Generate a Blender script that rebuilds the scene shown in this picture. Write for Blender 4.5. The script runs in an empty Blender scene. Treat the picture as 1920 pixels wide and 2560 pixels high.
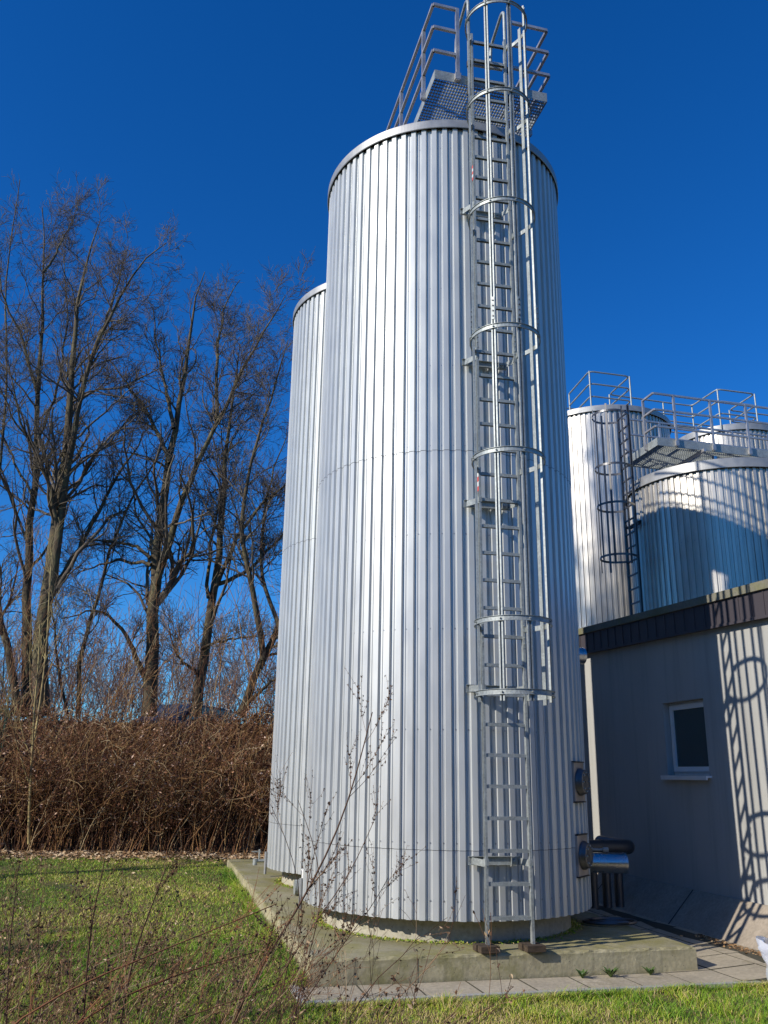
import bpy, math, random
import numpy as np
from mathutils import Vector, Matrix
R_ = math.radians
rng = np.random.default_rng(7)
random.seed(7)
S = bpy.context.scene
col = S.collection

# ------------------------------------------------------------------ camera
PITCH, ROLL, F = 0.2969, 0.016, 2154.6
cam_d = bpy.data.cameras.new('camera')
cam = bpy.data.objects.new('camera', cam_d); col.objects.link(cam)
cp, sp = math.cos(PITCH), math.sin(PITCH)
fw = Vector((0, cp, sp)); u0 = Vector((0, -sp, cp)); r0 = Vector((1, 0, 0))
cr, sr = math.cos(ROLL), math.sin(ROLL)
rt = cr * r0 + sr * u0; up = -sr * r0 + cr * u0
cam.matrix_world = Matrix(((rt.x, up.x, -fw.x, 0), (rt.y, up.y, -fw.y, 0), (rt.z, up.z, -fw.z, 0), (0, 0, 0, 1)))
cam_d.sensor_fit = 'VERTICAL'; cam_d.sensor_height = 36; cam_d.lens = F / 2560 * 36
cam_d.clip_end = 2000; cam_d.clip_start = 0.05
S.camera = cam
# ------------------------------------------------------------------ light
SUN_AZ, SUN_EL = 31.0, 30.0          # direction the light travels (from +x, ccw), elevation
a_, e_ = R_(SUN_AZ), R_(SUN_EL)
sun_dir = Vector((math.cos(a_) * math.cos(e_), math.sin(a_) * math.cos(e_), -math.sin(e_)))
W = bpy.data.worlds.new('World'); S.world = W; W.use_nodes = True
nt = W.node_tree; nt.nodes.clear()
sky = nt.nodes.new('ShaderNodeTexSky'); sky.sky_type = 'NISHITA'; sky.sun_disc = False
sky.sun_elevation = e_
sky.sun_rotation = math.atan2(-sun_dir.x, -sun_dir.y)
sky.altitude = 300; sky.air_density = 1.0; sky.dust_density = 0.15; sky.ozone_density = 3.5
hs = nt.nodes.new('ShaderNodeHueSaturation'); hs.inputs['Saturation'].default_value = 1.32
hs.inputs['Value'].default_value = 1.0
tint = nt.nodes.new('ShaderNodeMix'); tint.data_type = 'RGBA'; tint.blend_type = 'MULTIPLY'; tint.inputs[0].default_value = 1.0
tint.inputs[7].default_value = (0.36, 0.70, 1.0, 1)
bg = nt.nodes.new('ShaderNodeBackground'); bg.inputs[1].default_value = 0.15
wo = nt.nodes.new('ShaderNodeOutputWorld')
nt.links.new(sky.outputs[0], hs.inputs['Color']); nt.links.new(hs.outputs[0], tint.inputs[6]); nt.links.new(tint.outputs[2], bg.inputs[0]); nt.links.new(bg.outputs[0], wo.inputs[0])
sd = bpy.data.lights.new('sun', 'SUN'); sd.energy = 5.0; sd.angle = R_(0.53); sd.color = (1, 0.93, 0.82)
so = bpy.data.objects.new('sun', sd); col.objects.link(so)
so.rotation_euler = sun_dir.to_track_quat('-Z', 'Y').to_euler()
S.view_settings.view_transform = 'Standard'; S.view_settings.look = 'None'
S.view_settings.exposure = 0.0; S.view_settings.gamma = 1.0

# ------------------------------------------------------------------ projection helpers (photo pixel -> world point)
def ray(X, Y):
    d = fw + rt * ((X - 960) / F) - up * ((Y - 1280) / F)
    return np.array(d)
def ony(X, Y, y):
    d = ray(X, Y); return d * (y / d[1])
def onz(X, Y, z):
    d = ray(X, Y); return d * (z / d[2])
def onplane(X, Y, P, n):
    d = ray(X, Y); return d * (np.dot(P, n) / np.dot(d, n))

# ------------------------------------------------------------------ materials
MATS = {}
def nodes(name):
    m = bpy.data.materials.new(name); m.use_nodes = True
    t = m.node_tree; b = t.nodes['Principled BSDF']; MATS[name] = m
    return m, t, b
def setc(b, c, rough=0.6, metal=0.0):
    b.inputs['Base Color'].default_value = (*c, 1); b.inputs['Roughness'].default_value = rough; b.inputs['Metallic'].default_value = metal
def tex(t, kind, scale, **k):
    tc = t.nodes.get('TC') or t.nodes.new('ShaderNodeTexCoord'); tc.name = 'TC'
    mp = t.nodes.new('ShaderNodeMapping'); t.links.new(tc.outputs['Object'], mp.inputs[0])
    mp.inputs['Scale'].default_value = k.pop('stretch', (1, 1, 1))
    n = t.nodes.new(kind); n.inputs['Scale'].default_value = scale
    for q, v in k.items():
        n.inputs[q].default_value = v
    t.links.new(mp.outputs[0], n.inputs['Vector'])
    return n
def ramp(t, src, stops):
    r = t.nodes.new('ShaderNodeValToRGB'); t.links.new(src, r.inputs[0])
    e = r.color_ramp.elements
    while len(e) < len(stops): e.new(0.5)
    for el, (p, c) in zip(e, stops):
        el.position = p; el.color = (*c, 1) if len(c) == 3 else c
    return r.outputs[0]
def mix(t, f, a, b, mode='MIX'):
    n = t.nodes.new('ShaderNodeMix'); n.data_type = 'RGBA'; n.blend_type = mode
    for s, v in ((n.inputs[0], f), (n.inputs[6], a), (n.inputs[7], b)):
        if hasattr(v, 'is_linked') or isinstance(v, bpy.types.NodeSocket): t.links.new(v, s)
        elif isinstance(v, (int, float)): s.default_value = v
        else: s.default_value = (*v, 1)
    return n.outputs[2]
def bump(t, b, src, strength, dist=0.01):
    n = t.nodes.new('ShaderNodeBump'); n.inputs['Strength'].default_value = strength; n.inputs['Distance'].default_value = dist
    t.links.new(src, n.inputs['Height']); t.links.new(n.outputs[0], b.inputs['Normal']); return n
def metal_mat(name, c, rough, metal, spangle=0.0, var=0.08, bumpst=0.0, stretch=(1, 1, 1)):
    m, t, b = nodes(name); setc(b, c, rough, metal)
    n = tex(t, 'ShaderNodeTexNoise', 6.0, Detail=4.0, stretch=stretch)
    lo = tuple(x * (1 - var) for x in c); hi = tuple(min(1, x * (1 + var)) for x in c)
    out = ramp(t, n.outputs[0], [(0.3, lo), (0.7, hi)])
    if spangle:
        v = tex(t, 'ShaderNodeTexVoronoi', 60.0)
        g = ramp(t, v.outputs['Color'], [(0.2, (1 - spangle,) * 3), (0.8, (1, 1, 1))])
        out = mix(t, 1.0, out, g, 'MULTIPLY')
    t.links.new(out, b.inputs['Base Color'])
    rr = ramp(t, n.outputs[0], [(0.3, (rough * 0.85,) * 3), (0.7, (min(1, rough * 1.15),) * 3)])
    t.links.new(rr, b.inputs['Roughness'])
    if bumpst:
        n2 = tex(t, 'ShaderNodeTexNoise', 2.2, Detail=2.0, stretch=stretch)
        bump(t, b, n2.outputs[0], bumpst, 0.02)
    return m
metal_mat('cladding', (0.585, 0.605, 0.595), 0.46, 0.34, var=0.04, bumpst=0.10, stretch=(1, 1, 0.35))
metal_mat('cladding_old', (0.54, 0.515, 0.47), 0.38, 0.58, var=0.12, bumpst=0.2, stretch=(1, 1, 0.3))
def panels(name):
    m_ = MATS[name]; t_ = m_.node_tree; b_ = t_.nodes['Principled BSDF']; src = b_.inputs['Base Color'].links[0].from_socket
    at = t_.nodes.new('ShaderNodeAttribute'); at.attribute_name = 'rnd'
    c_ = mix(t_, 1.0, src, ramp(t_, at.outputs['Fac'], [(0.0, (0.90, 0.90, 0.91)), (1.0, (1.0, 1.0, 1.0))]), 'MULTIPLY')
    st = tex(t_, 'ShaderNodeTexNoise', 3.5, Detail=6.0, Roughness=0.65, stretch=(4, 4, 0.12))
    c_ = mix(t_, ramp(t_, st.outputs[0], [(0.55, (0, 0, 0)), (0.8, (0.45,) * 3)]), c_, (0.33, 0.32, 0.29))
    t_.links.new(c_, b_.inputs['Base Color'])
panels('cladding'); panels('cladding_old')
metal_mat('cap_metal', (0.35, 0.355, 0.355), 0.5, 0.5, var=0.10, bumpst=0.05)
metal_mat('roof_metal', (0.35, 0.36, 0.38), 0.5, 0.8)
metal_mat('galvanised', (0.38, 0.41, 0.40), 0.52, 0.40, spangle=0.25, var=0.12)
metal_mat('rail_steel', (0.52, 0.50, 0.49), 0.45, 0.7, spangle=0.1, var=0.15)
metal_mat('stainless', (0.5, 0.5, 0.5), 0.28, 1.0, var=0.04)
metal_mat('dark_steel', (0.12, 0.12, 0.125), 0.4, 0.7)
metal_mat('black_jacket', (0.045, 0.047, 0.05), 0.35, 0.0)
metal_mat('rust_plate', (0.33, 0.29, 0.26), 0.6, 0.4, var=0.3)
metal_mat('dark_gap', (0.03, 0.03, 0.03), 0.8, 0.0)
metal_mat('screw_metal', (0.35, 0.36, 0.38), 0.4, 0.8)
metal_mat('black_plastic', (0.02, 0.02, 0.02), 0.45, 0.0)
metal_mat('white_plastic', (0.78, 0.78, 0.76), 0.35, 0.0, var=0.03)
metal_mat('red_tape', (0.65, 0.06, 0.04), 0.5, 0.0)
metal_mat('car_paint', (0.02, 0.035, 0.06), 0.5, 0.0)
metal_mat('rubber', (0.03, 0.03, 0.03), 0.8, 0.0)
metal_mat('fence_green', (0.03, 0.07, 0.045), 0.5, 0.2)
metal_mat('foliage_green', (0.07, 0.13, 0.025), 0.6, 0.0, var=0.4)

def concrete(name, base, moss=0.0, streak=0.3, mossc=(0.16, 0.16, 0.05), dark=(0.10, 0.095, 0.075)):
    m, t, b = nodes(name); setc(b, base, 0.9)
    n1 = tex(t, 'ShaderNodeTexNoise', 1.6, Detail=8.0, Roughness=0.65)
    n2 = tex(t, 'ShaderNodeTexNoise', 30.0, Detail=4.0)
    n3 = tex(t, 'ShaderNodeTexNoise', 3.0, Detail=5.0, Roughness=0.6, stretch=(3, 3, 0.25))
    c = ramp(t, n1.outputs[0], [(0.3, tuple(x * 0.75 for x in base)), (0.7, tuple(x * 1.12 for x in base))])
    c = mix(t, 0.35, c, ramp(t, n2.outputs[0], [(0.3, (0.35,) * 3), (0.7, (0.75,) * 3)]), 'OVERLAY')
    c = mix(t, ramp(t, n3.outputs[0], [(0.52, (0, 0, 0)), (0.72, (streak,) * 3)]), c, dark)
    if moss:
        n4 = tex(t, 'ShaderNodeTexNoise', 2.3, Detail=7.0, Roughness=0.75)
        c = mix(t, ramp(t, n4.outputs[0], [(0.62 - moss * 0.3, (0, 0, 0)), (0.78 - moss * 0.2, (0.85,) * 3)]), c, mossc)
    # small air holes
    v = tex(t, 'ShaderNodeTexVoronoi', 22.0, Randomness=1.0)
    c = mix(t, ramp(t, v.outputs['Distance'], [(0.06, (0.75,) * 3), (0.12, (0, 0, 0))]), c, (0.08, 0.075, 0.06))
    t.links.new(c, b.inputs['Base Color'])
    bump(t, b, n2.outputs[0], 0.35, 0.01)
    return m
concrete('slab_concrete', (0.43, 0.385, 0.24), moss=0.45, streak=0.6, mossc=(0.20, 0.19, 0.06))
mm = MATS['slab_concrete']; t_ = mm.node_tree; bb = t_.nodes['Principled BSDF']
src_ = bb.inputs['Base Color'].links[0].from_socket
sx = t_.nodes.new('ShaderNodeSeparateXYZ'); t_.links.new(t_.nodes['TC'].outputs['Object'], sx.inputs[0])
nz_ = tex(t_, 'ShaderNodeTexNoise', 5.0, Detail=6.0, Roughness=0.7, stretch=(1, 1, 0.5))
ma = t_.nodes.new('ShaderNodeMath'); ma.operation = 'MULTIPLY_ADD'; ma.inputs[1].default_value = 0.24; t_.links.new(nz_.outputs[0], ma.inputs[0]); t_.links.new(sx.outputs[2], ma.inputs[2])
ml = ramp(t_, ma.outputs[0], [(0.14, (0.8,) * 3), (0.25, (0,) * 3), (0.37, (0,) * 3), (0.46, (0.75,) * 3)])
t_.links.new(mix(t_, ml, src_, (0.17, 0.15, 0.05)), bb.inputs['Base Color'])
concrete('slab_top', (0.30, 0.27, 0.17), moss=0.75, streak=0.3, mossc=(0.22, 0.20, 0.055))
concrete('plinth_concrete', (0.45, 0.42, 0.33), moss=0.35, streak=0.2)
concrete('paving', (0.40, 0.345, 0.25), moss=0.25, streak=0.1, mossc=(0.16, 0.13, 0.06))
concrete('kerb_stone', (0.36, 0.35, 0.32), moss=0.15, streak=0.1)
concrete('apron', (0.33, 0.28, 0.22), moss=0.1, streak=0.25)
concrete('coping', (0.20, 0.19, 0.15), moss=0.5, streak=0.1)
m, t, b = nodes('render_wall'); setc(b, (0.6, 0.58, 0.54), 0.92)
n1 = tex(t, 'ShaderNodeTexNoise', 1.1, Detail=6.0, stretch=(1, 1, 0.5))
n3 = tex(t, 'ShaderNodeTexNoise', 2.4, Detail=6.0, Roughness=0.7, stretch=(3, 3, 0.15))
c = ramp(t, n1.outputs[0], [(0.3, (0.375, 0.375, 0.355)), (0.7, (0.45, 0.445, 0.42))])
c = mix(t, ramp(t, n3.outputs[0], [(0.50, (0, 0, 0)), (0.74, (0.6,) * 3)]), c, (0.27, 0.27, 0.255))
t.links.new(c, b.inputs['Base Color'])
n2 = tex(t, 'ShaderNodeTexNoise', 90.0, Detail=3.0); bump(t, b, n2.outputs[0], 0.3, 0.005)
m, t, b = nodes('fascia'); setc(b, (0.06, 0.052, 0.06), 0.55, 0.0)
m, t, b = nodes('glass_dark'); setc(b, (0.035, 0.07, 0.08), 0.12); b.inputs['Specular IOR Level'].default_value = 0.6
m, t, b = nodes('frosted_bag'); setc(b, (0.75, 0.78, 0.86), 0.3); b.inputs['Transmission Weight'].default_value = 0.45; b.inputs['IOR'].default_value = 1.15
m, t, b = nodes('yellow_plastic'); setc(b, (0.75, 0.85, 0.25), 0.5)
m, t, b = nodes('bark'); setc(b, (0.15, 0.13, 0.09), 0.9)
n1 = tex(t, 'ShaderNodeTexNoise', 2.5, Detail=7.0, Roughness=0.7, stretch=(2, 2, 0.6))
t.links.new(ramp(t, n1.outputs[0], [(0.3, (0.035, 0.026, 0.018)), (0.5, (0.09, 0.068, 0.04)), (0.64, (0.15, 0.13, 0.06)), (0.78, (0.27, 0.26, 0.21))]), b.inputs['Base Color'])
n2 = tex(t, 'ShaderNodeTexNoise', 16.0, Detail=4.0, stretch=(1, 1, 0.3)); bump(t, b, n2.outputs[0], 0.6, 0.03)
m, t, b = nodes('twig'); setc(b, (0.13, 0.105, 0.08), 0.85)
n1 = tex(t, 'ShaderNodeTexNoise', 1.2, Detail=3.0)
t.links.new(ramp(t, n1.outputs[0], [(0.3, (0.075, 0.055, 0.04)), (0.6, (0.15, 0.12, 0.085)), (0.75, (0.21, 0.18, 0.12))]), b.inputs['Base Color'])
def varied(name, stops, rough=0.85, scale=3.0):
    m, t, b = nodes(name); setc(b, (0.2, 0.2, 0.2), rough)
    at = t.nodes.new('ShaderNodeAttribute'); at.attribute_name = 'rnd'
    t.links.new(ramp(t, at.outputs['Fac'], stops), b.inputs['Base Color'])
    return m
varied('bramble', [(0.0, (0.045, 0.018, 0.009)), (0.35, (0.15, 0.062, 0.028)), (0.65, (0.30, 0.145, 0.058)), (0.88, (0.43, 0.27, 0.11)), (1.0, (0.58, 0.47, 0.28))])
varied('dead_leaf', [(0.0, (0.045, 0.016, 0.009)), (0.45, (0.19, 0.075, 0.036)), (0.75, (0.40, 0.19, 0.10)), (1.0, (0.72, 0.52, 0.38))])
varied('litter', [(0.0, (0.14, 0.07, 0.03)), (0.5, (0.40, 0.25, 0.12)), (1.0, (0.75, 0.60, 0.40))])
varied('weed', [(0.0, (0.035, 0.016, 0.010)), (0.4, (0.11, 0.055, 0.028)), (0.75, (0.25, 0.13, 0.06)), (1.0, (0.45, 0.33, 0.20))])
varied('red_cane', [(0.0, (0.22, 0.07, 0.025)), (1.0, (0.36, 0.17, 0.07))])
varied('far_twig', [(0.0, (0.13, 0.10, 0.10)), (1.0, (0.28, 0.23, 0.21))])
varied('grass', [(0.0, (0.06, 0.15, 0.008)), (0.4, (0.19, 0.35, 0.014)), (0.65, (0.36, 0.43, 0.025)), (0.85, (0.46, 0.38, 0.09)), (1.0, (0.60, 0.46, 0.22))], 0.7)
m, t, b = nodes('young_bark'); setc(b, (0.42, 0.33, 0.13), 0.8)
n1 = tex(t, 'ShaderNodeTexNoise', 5.0, Detail=4.0)
t.links.new(ramp(t, n1.outputs[0], [(0.35, (0.16, 0.10, 0.045)), (0.6, (0.40, 0.32, 0.13))]), b.inputs['Base Color'])
m, t, b = nodes('lawn_ground'); setc(b, (0.08, 0.12, 0.03), 0.95)
n1 = tex(t, 'ShaderNodeTexNoise', 0.9, Detail=7.0, Roughness=0.7)
n2 = tex(t, 'ShaderNodeTexNoise', 14.0, Detail=5.0)
c = ramp(t, n1.outputs[0], [(0.32, (0.05, 0.055, 0.010)), (0.5, (0.12, 0.10, 0.022)), (0.68, (0.18, 0.115, 0.05))])
t.links.new(mix(t, 0.6, c, ramp(t, n2.outputs[0], [(0.3, (0.25,) * 3), (0.7, (0.75,) * 3)]), 'OVERLAY'), b.inputs['Base Color'])
bump(t, b, n2.outputs[0], 0.8, 0.05)
m, t, b = nodes('bank_soil'); setc(b, (0.06, 0.04, 0.025), 0.95)
n1 = tex(t, 'ShaderNodeTexNoise', 4.0, Detail=7.0)
t.links.new(ramp(t, n1.outputs[0], [(0.3, (0.018, 0.011, 0.007)), (0.7, (0.075, 0.046, 0.025))]), b.inputs['Base Color'])
m, t, b = nodes('sand_joint'); setc(b, (0.06, 0.055, 0.035), 0.95)
m, t, b = nodes('timber'); setc(b, (0.12, 0.08, 0.045), 0.8)
n1 = tex(t, 'ShaderNodeTexNoise', 6.0, Detail=5.0, stretch=(1, 8, 8))
t.links.new(ramp(t, n1.outputs[0], [(0.3, (0.03, 0.021, 0.013)), (0.7, (0.085, 0.058, 0.035))]), b.inputs['Base Color'])

# ------------------------------------------------------------------ mesh building
class MB:
    def __init__(s): s.v = []; s.f = []; s.m = []; s.sm = []; s.n = 0; s.r = []
    def add(s, verts, faces, mat=0, smooth=False, rnd=None):
        verts = np.asarray(verts, float).reshape(-1, 3)
        s.v.append(verts)
        for a in faces:
            a = np.asarray(a, dtype=np.int64)
            if a.ndim == 1: a = a.reshape(1, -1)
            s.f.append(a + s.n); s.m.append(np.full(len(a), mat)); s.sm.append(np.full(len(a), smooth))
            if rnd is None: s.r.append(np.zeros(len(a)))
            else: s.r.append(np.broadcast_to(np.asarray(rnd, float), (len(a),)) if np.ndim(rnd) else np.full(len(a), rnd))
        s.n += len(verts)
    def box(s, c, ex, ey=None, ez=None, dims=None, mat=0):
        c = np.asarray(c, float)
        ex = np.asarray(ex, float); ey = np.asarray(ey, float); ez = np.asarray(ez, float)
        P = [c + sx * ex / 2 + sy * ey / 2 + sz * ez / 2 for sz in (-1, 1) for sy in (-1, 1) for sx in (-1, 1)]
        s.add(P, [[(0, 2, 3, 1), (4, 5, 7, 6), (0, 1, 5, 4), (2, 6, 7, 3), (0, 4, 6, 2), (1, 3, 7, 5)]], mat)
    def beam(s, a, b, w, h, side=None, mat=0):
        a = np.asarray(a, float); b = np.asarray(b, float); d = b - a; L = np.linalg.norm(d); d = d / L
        if side is None: side = np.cross(d, (0, 0, 1)) if abs(d[2]) < 0.95 else np.array((1., 0, 0))
        side = np.asarray(side, float); side = side - d * (side @ d); side /= np.linalg.norm(side)
        o = np.cross(side, d)
        s.box((a + b) / 2, d * L, side * w, o * h, mat=mat)
    def tube(s, pts, r, k=8, mat=0, caps=True, closed=False):
        pts = np.asarray(pts, float); n = len(pts)
        rr = np.broadcast_to(np.asarray(r, float), (n,))
        tg = np.gradient(pts, axis=0)
        if closed: tg = np.roll(pts, -1, 0) - np.roll(pts, 1, 0)
        tg /= np.linalg.norm(tg, axis=1)[:, None] + 1e-12
        ref = np.array((0, 0, 1.)) if abs(tg[0][2]) < 0.9 else np.array((1., 0, 0))
        U = []
        u = ref - tg[0] * (ref @ tg[0]); u /= np.linalg.norm(u)
        for i in range(n):
            u = u - tg[i] * (u @ tg[i]); u /= np.linalg.norm(u); U.append(u)
        U = np.array(U); V = np.cross(tg, U)
        an = np.arange(k) / k * 2 * np.pi
        P = pts[:, None] + rr[:, None, None] * (np.cos(an)[None, :, None] * U[:, None] + np.sin(an)[None, :, None] * V[:, None])
        fs = []
        for i in range(n if closed else n - 1):
            i2 = (i + 1) % n
            for j in range(k): fs.append((i * k + j, i * k + (j + 1) % k, i2 * k + (j + 1) % k, i2 * k + j))
        s.add(P, [fs], mat, True)
        if caps and not closed:
            s.add(P[0], [[tuple(range(k))[::-1]]], mat); s.add(P[-1], [[tuple(range(k))]], mat)
    def sweep(s, prof, pts, A, B, mat=0, caps=True):
        """profile (n,2) in the per-point frame vectors A[i], B[i]"""
        prof = np.asarray(prof, float); pts = np.asarray(pts, float); n = len(pts); k = len(prof)
        A = np.broadcast_to(np.asarray(A, float), (n, 3)); B = np.broadcast_to(np.asarray(B, float), (n, 3))
        P = pts[:, None] + prof[None, :, 0, None] * A[:, None] + prof[None, :, 1, None] * B[:, None]
        fs = [(i * k + j, i * k + (j + 1) % k, (i + 1) * k + (j + 1) % k, (i + 1) * k + j) for i in range(n - 1) for j in range(k)]
        s.add(P, [fs], mat)
        if caps: s.add(P[0], [[tuple(range(k))[::-1]]], mat); s.add(P[-1], [[tuple(range(k))]], mat)
    def build(s, name, mats, parent=None):
        me = bpy.data.meshes.new(name)
        V = np.concatenate(s.v) if s.v else np.zeros((0, 3))
        org = Vector((0, 0, 0))
        if parent is not None: V = V - np.array(parent['_o'])
        me.vertices.add(len(V)); me.vertices.foreach_set('co', V.astype(np.float32).ravel())
        tot = np.concatenate([np.full(len(a), a.shape[1]) for a in s.f]); idx = np.concatenate([a.ravel() for a in s.f])
        me.loops.add(len(idx)); me.loops.foreach_set('vertex_index', idx.astype(np.int32))
        st = np.concatenate([[0], np.cumsum(tot)[:-1]])
        me.polygons.add(len(tot)); me.polygons.foreach_set('loop_start', st.astype(np.int32))
        me.polygons.foreach_set('loop_total', tot.astype(np.int32))
        me.polygons.foreach_set('material_index', np.concatenate(s.m).astype(np.int32))
        me.polygons.foreach_set('use_smooth', np.concatenate(s.sm).astype(bool))
        rn = np.concatenate(s.r)
        if rn.max() > 0:
            at = me.attributes.new('rnd', 'FLOAT', 'FACE'); at.data.foreach_set('value', rn.astype(np.float32))
        for q in ([mats] if isinstance(mats, str) else mats): me.materials.append(MATS[q])
        me.update(calc_edges=True); me.validate()
        o = bpy.data.objects.new(name, me); col.objects.link(o)
        if parent is not None: o.parent = parent
        o['_o'] = parent['_o'] if parent is not None else (0., 0., 0.)
        return o
def tag(o, label=None, cat=None, group=None, kind=None):
    if label: o['label'] = label
    if cat: o['category'] = cat
    if group: o['group'] = group
    if kind: o['kind'] = kind
    return o
def thing(name, label, cat, loc=(0, 0, 0), group=None):
    o = bpy.data.objects.new(name, None); col.objects.link(o); o.location = loc; o.empty_display_size = 0.2
    o['_o'] = tuple(float(x) for x in loc)
    return tag(o, label, cat, group)
def topmesh(mb, name, mats, label, cat=None, group=None, kind=None):
    return tag(mb.build(name, mats), label, cat, group, kind)
X3 = lambda x, y, z: np.array((x, y, z), float)
def stack(M, N, K):
    """faces for M tubes with N rings of K sides"""
    i, j = np.meshgrid(np.arange(N - 1), np.arange(K), indexing='ij')
    q = np.stack([i * K + j, i * K + (j + 1) % K, (i + 1) * K + (j + 1) % K, (i + 1) * K + j], -1).reshape(-1, 4)
    return (q[None] + (np.arange(M) * N * K)[:, None, None]).reshape(-1, 4)
def tubes(mb, P, rad, K=3, mat=0, rnd=None):
    """P (M,N,3) rad (M,N)"""
    M, N, _ = P.shape
    if M == 0: return
    tg = np.gradient(P, axis=1); tg /= np.linalg.norm(tg, axis=2)[..., None] + 1e-12
    ref = np.where(np.abs(tg[:, :1, 2:3]) < 0.9, np.array([0, 0, 1.]), np.array([1., 0, 0]))
    U = np.cross(tg, ref); U /= np.linalg.norm(U, axis=2)[..., None] + 1e-12
    V = np.cross(tg, U); an = np.arange(K) / K * 2 * np.pi
    Q = P[:, :, None] + rad[:, :, None, None] * (np.cos(an)[:, None] * U[:, :, None] + np.sin(an)[:, None] * V[:, :, None])
    r = None if rnd is None else np.repeat(rnd, (N - 1) * K)
    mb.add(Q.reshape(-1, 3), [stack(M, N, K)], mat, True, r)
def leaves(mb, C, size, rnd, mat=0, flat=0.0):
    """small bent diamond leaves at C (M,3)"""
    M = len(C)
    if M == 0: return
    a = rng.normal(size=(M, 3)); a[:, 2] *= (1 - flat); a /= np.linalg.norm(a, axis=1)[:, None]
    b_ = rng.normal(size=(M, 3)); b_[:, 2] *= (1 - flat); b_ -= a * (a * b_).sum(1)[:, None]; b_ /= np.linalg.norm(b_, axis=1)[:, None]
    n = np.cross(a, b_); s_ = np.broadcast_to(size, (M,))[:, None]
    P = np.stack([C - a * s_, C + b_ * s_ * 0.45 + n * s_ * 0.15, C + a * s_, C - b_ * s_ * 0.45 + n * s_ * 0.15], 1)
    mb.add(P.reshape(-1, 3), [np.arange(M * 4).reshape(M, 4)], mat, False, rnd)

# ------------------------------------------------------------------ site frame
TH = R_(14.0)
u = X3(math.cos(TH), math.sin(TH), 0); v = X3(-math.sin(TH), math.cos(TH), 0); zz = X3(0, 0, 1)
ZP = -1.68       # paving level
C1 = X3(0.735, 10.18, 0); C2 = X3(-0.07, 13.55, 0); RT = 1.55
Z_SLAB, Z_BASE, Z_SEAM1, Z_SEAM2, Z_CLAD, Z_RIM = -1.48, -1.268, -0.63, 3.38, 7.52, 7.628
W0 = X3(4.04, 10.36, 0); wd = v; wn = -u      # wall line direction, outward normal

def lawn_z(x, y):
    return np.clip((y - 7.6) / 9.0, 0, 1) * 0.10 + ZP - 0.028 + 0.014 * np.sin(x * 2.1 + 0.7 * y) * np.sin(y * 1.7 - x) * np.clip((y - 6) / 3, 0, 1)
def bank_z(x, y):
    yb = 19.1 + 0.25 * np.sin(x * 0.8)
    t_ = np.clip((y - yb) / 2.3, 0, 1); t_ = t_ * t_ * (3 - 2 * t_)
    side = np.clip((3.6 - x) / 3.0, 0, 1)
    return lawn_z(x, y) * (1 - t_ * side) + t_ * side * 1.15
def grid(x0, x1, y0, y1, nx, ny, fz, name, mat, label, kind='structure'):
    xs = np.linspace(x0, x1, nx); ys = np.linspace(y0, y1, ny); X, Y = np.meshgrid(xs, ys)
    mb = MB(); i, j = np.meshgrid(np.arange(ny - 1), np.arange(nx - 1), indexing='ij')
    q = np.stack([i * nx + j, i * nx + j + 1, (i + 1) * nx + j + 1, (i + 1) * nx + j], -1).reshape(-1, 4)
    mb.add(np.stack([X, Y, fz(X, Y)], -1).reshape(-1, 3), [q], 0, True)
    return topmesh(mb, name, mat, label, kind=kind)

# near lawn, embankment, wide ground to the horizon
grid(-60, 60, -40, 19.0, 240, 240, lambda X, Y: lawn_z(X, Y), 'lawn', 'lawn_ground', 'short green lawn around the tanks')
grid(-60, 60, 18.95, 60, 160, 120, lambda X, Y: bank_z(X, Y) - 0.004, 'embankment', 'bank_soil', 'brown earth bank behind the lawn')
mb = MB(); mb.add([(-900, -900, ZP - 0.12), (900, -900, ZP - 0.12), (900, 900, ZP - 0.12), (-900, 900, ZP - 0.12)], [[(0, 1, 2, 3)]])
topmesh(mb, 'ground', 'lawn_ground', 'wide ground reaching the horizon', kind='structure')

# ------------------------------------------------------------------ concrete base and paving
SA = X3(-0.551, 7.975, 0); SL = 3.63; SD = 9.0
def sl(a, b, z): return SA + u * a + v * b + zz * z
cb = thing('foundation_slab', 'low mossy concrete slab carrying the two tall tanks', 'foundation', tuple(sl(SL / 2, SD / 2, ZP - 0.1)))
mb = MB()
na, nb = 60, 3
def jag(a): return 0.006 * math.sin(a * 31) + 0.005 * math.sin(a * 77 + 1)
# front face strip with chipped upper edge, sides, top
ring = []
per = [(a, 0) for a in np.linspace(0, SL, 61)] + [(SL, b_) for b_ in np.linspace(0, SD, 41)[1:]] + [(a, SD) for a in np.linspace(SL, 0, 31)[1:]] + [(0, b_) for b_ in np.linspace(SD, 0, 61)[1:-1]]
n = len(per); cen = (SL / 2, SD / 2)
lev = [(ZP - 0.12, 0), (Z_SLAB - 0.022, 0), (Z_SLAB - 0.005, 0.010), (Z_SLAB, 0.03)]
P = []
for z, ins in lev:
    for k_, (a, b_) in enumerate(per):
        q = ins * (1 + 0.6 * math.sin(k_ * 1.9) + 0.4 * math.sin(k_ * 0.7)) if ins else 0
        aa = min(max(a, q), SL - q); bb = min(max(b_, q), SD - q)
        P.append(sl(aa, bb, z + (0.003 * math.sin(k_ * 2.3) if ins else 0)))
fs = [(l * n + i, l * n + (i + 1) % n, (l + 1) * n + (i + 1) % n, (l + 1) * n + i) for l in range(3) for i in range(n)]
mb.add(P, [fs], 0)
mb.add(P[3 * n:], [[tuple(range(n))]], 1)
for a in (0.93,):     # formwork joints on the front
    mb.box(sl(a, -0.0005, (ZP + Z_SLAB) / 2 - 0.01), u * 0.0015, v * 0.004, zz * 0.18, mat=2)
mb.build('slab', ['slab_concrete', 'slab_top', 'dark_gap'], cb)
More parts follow.
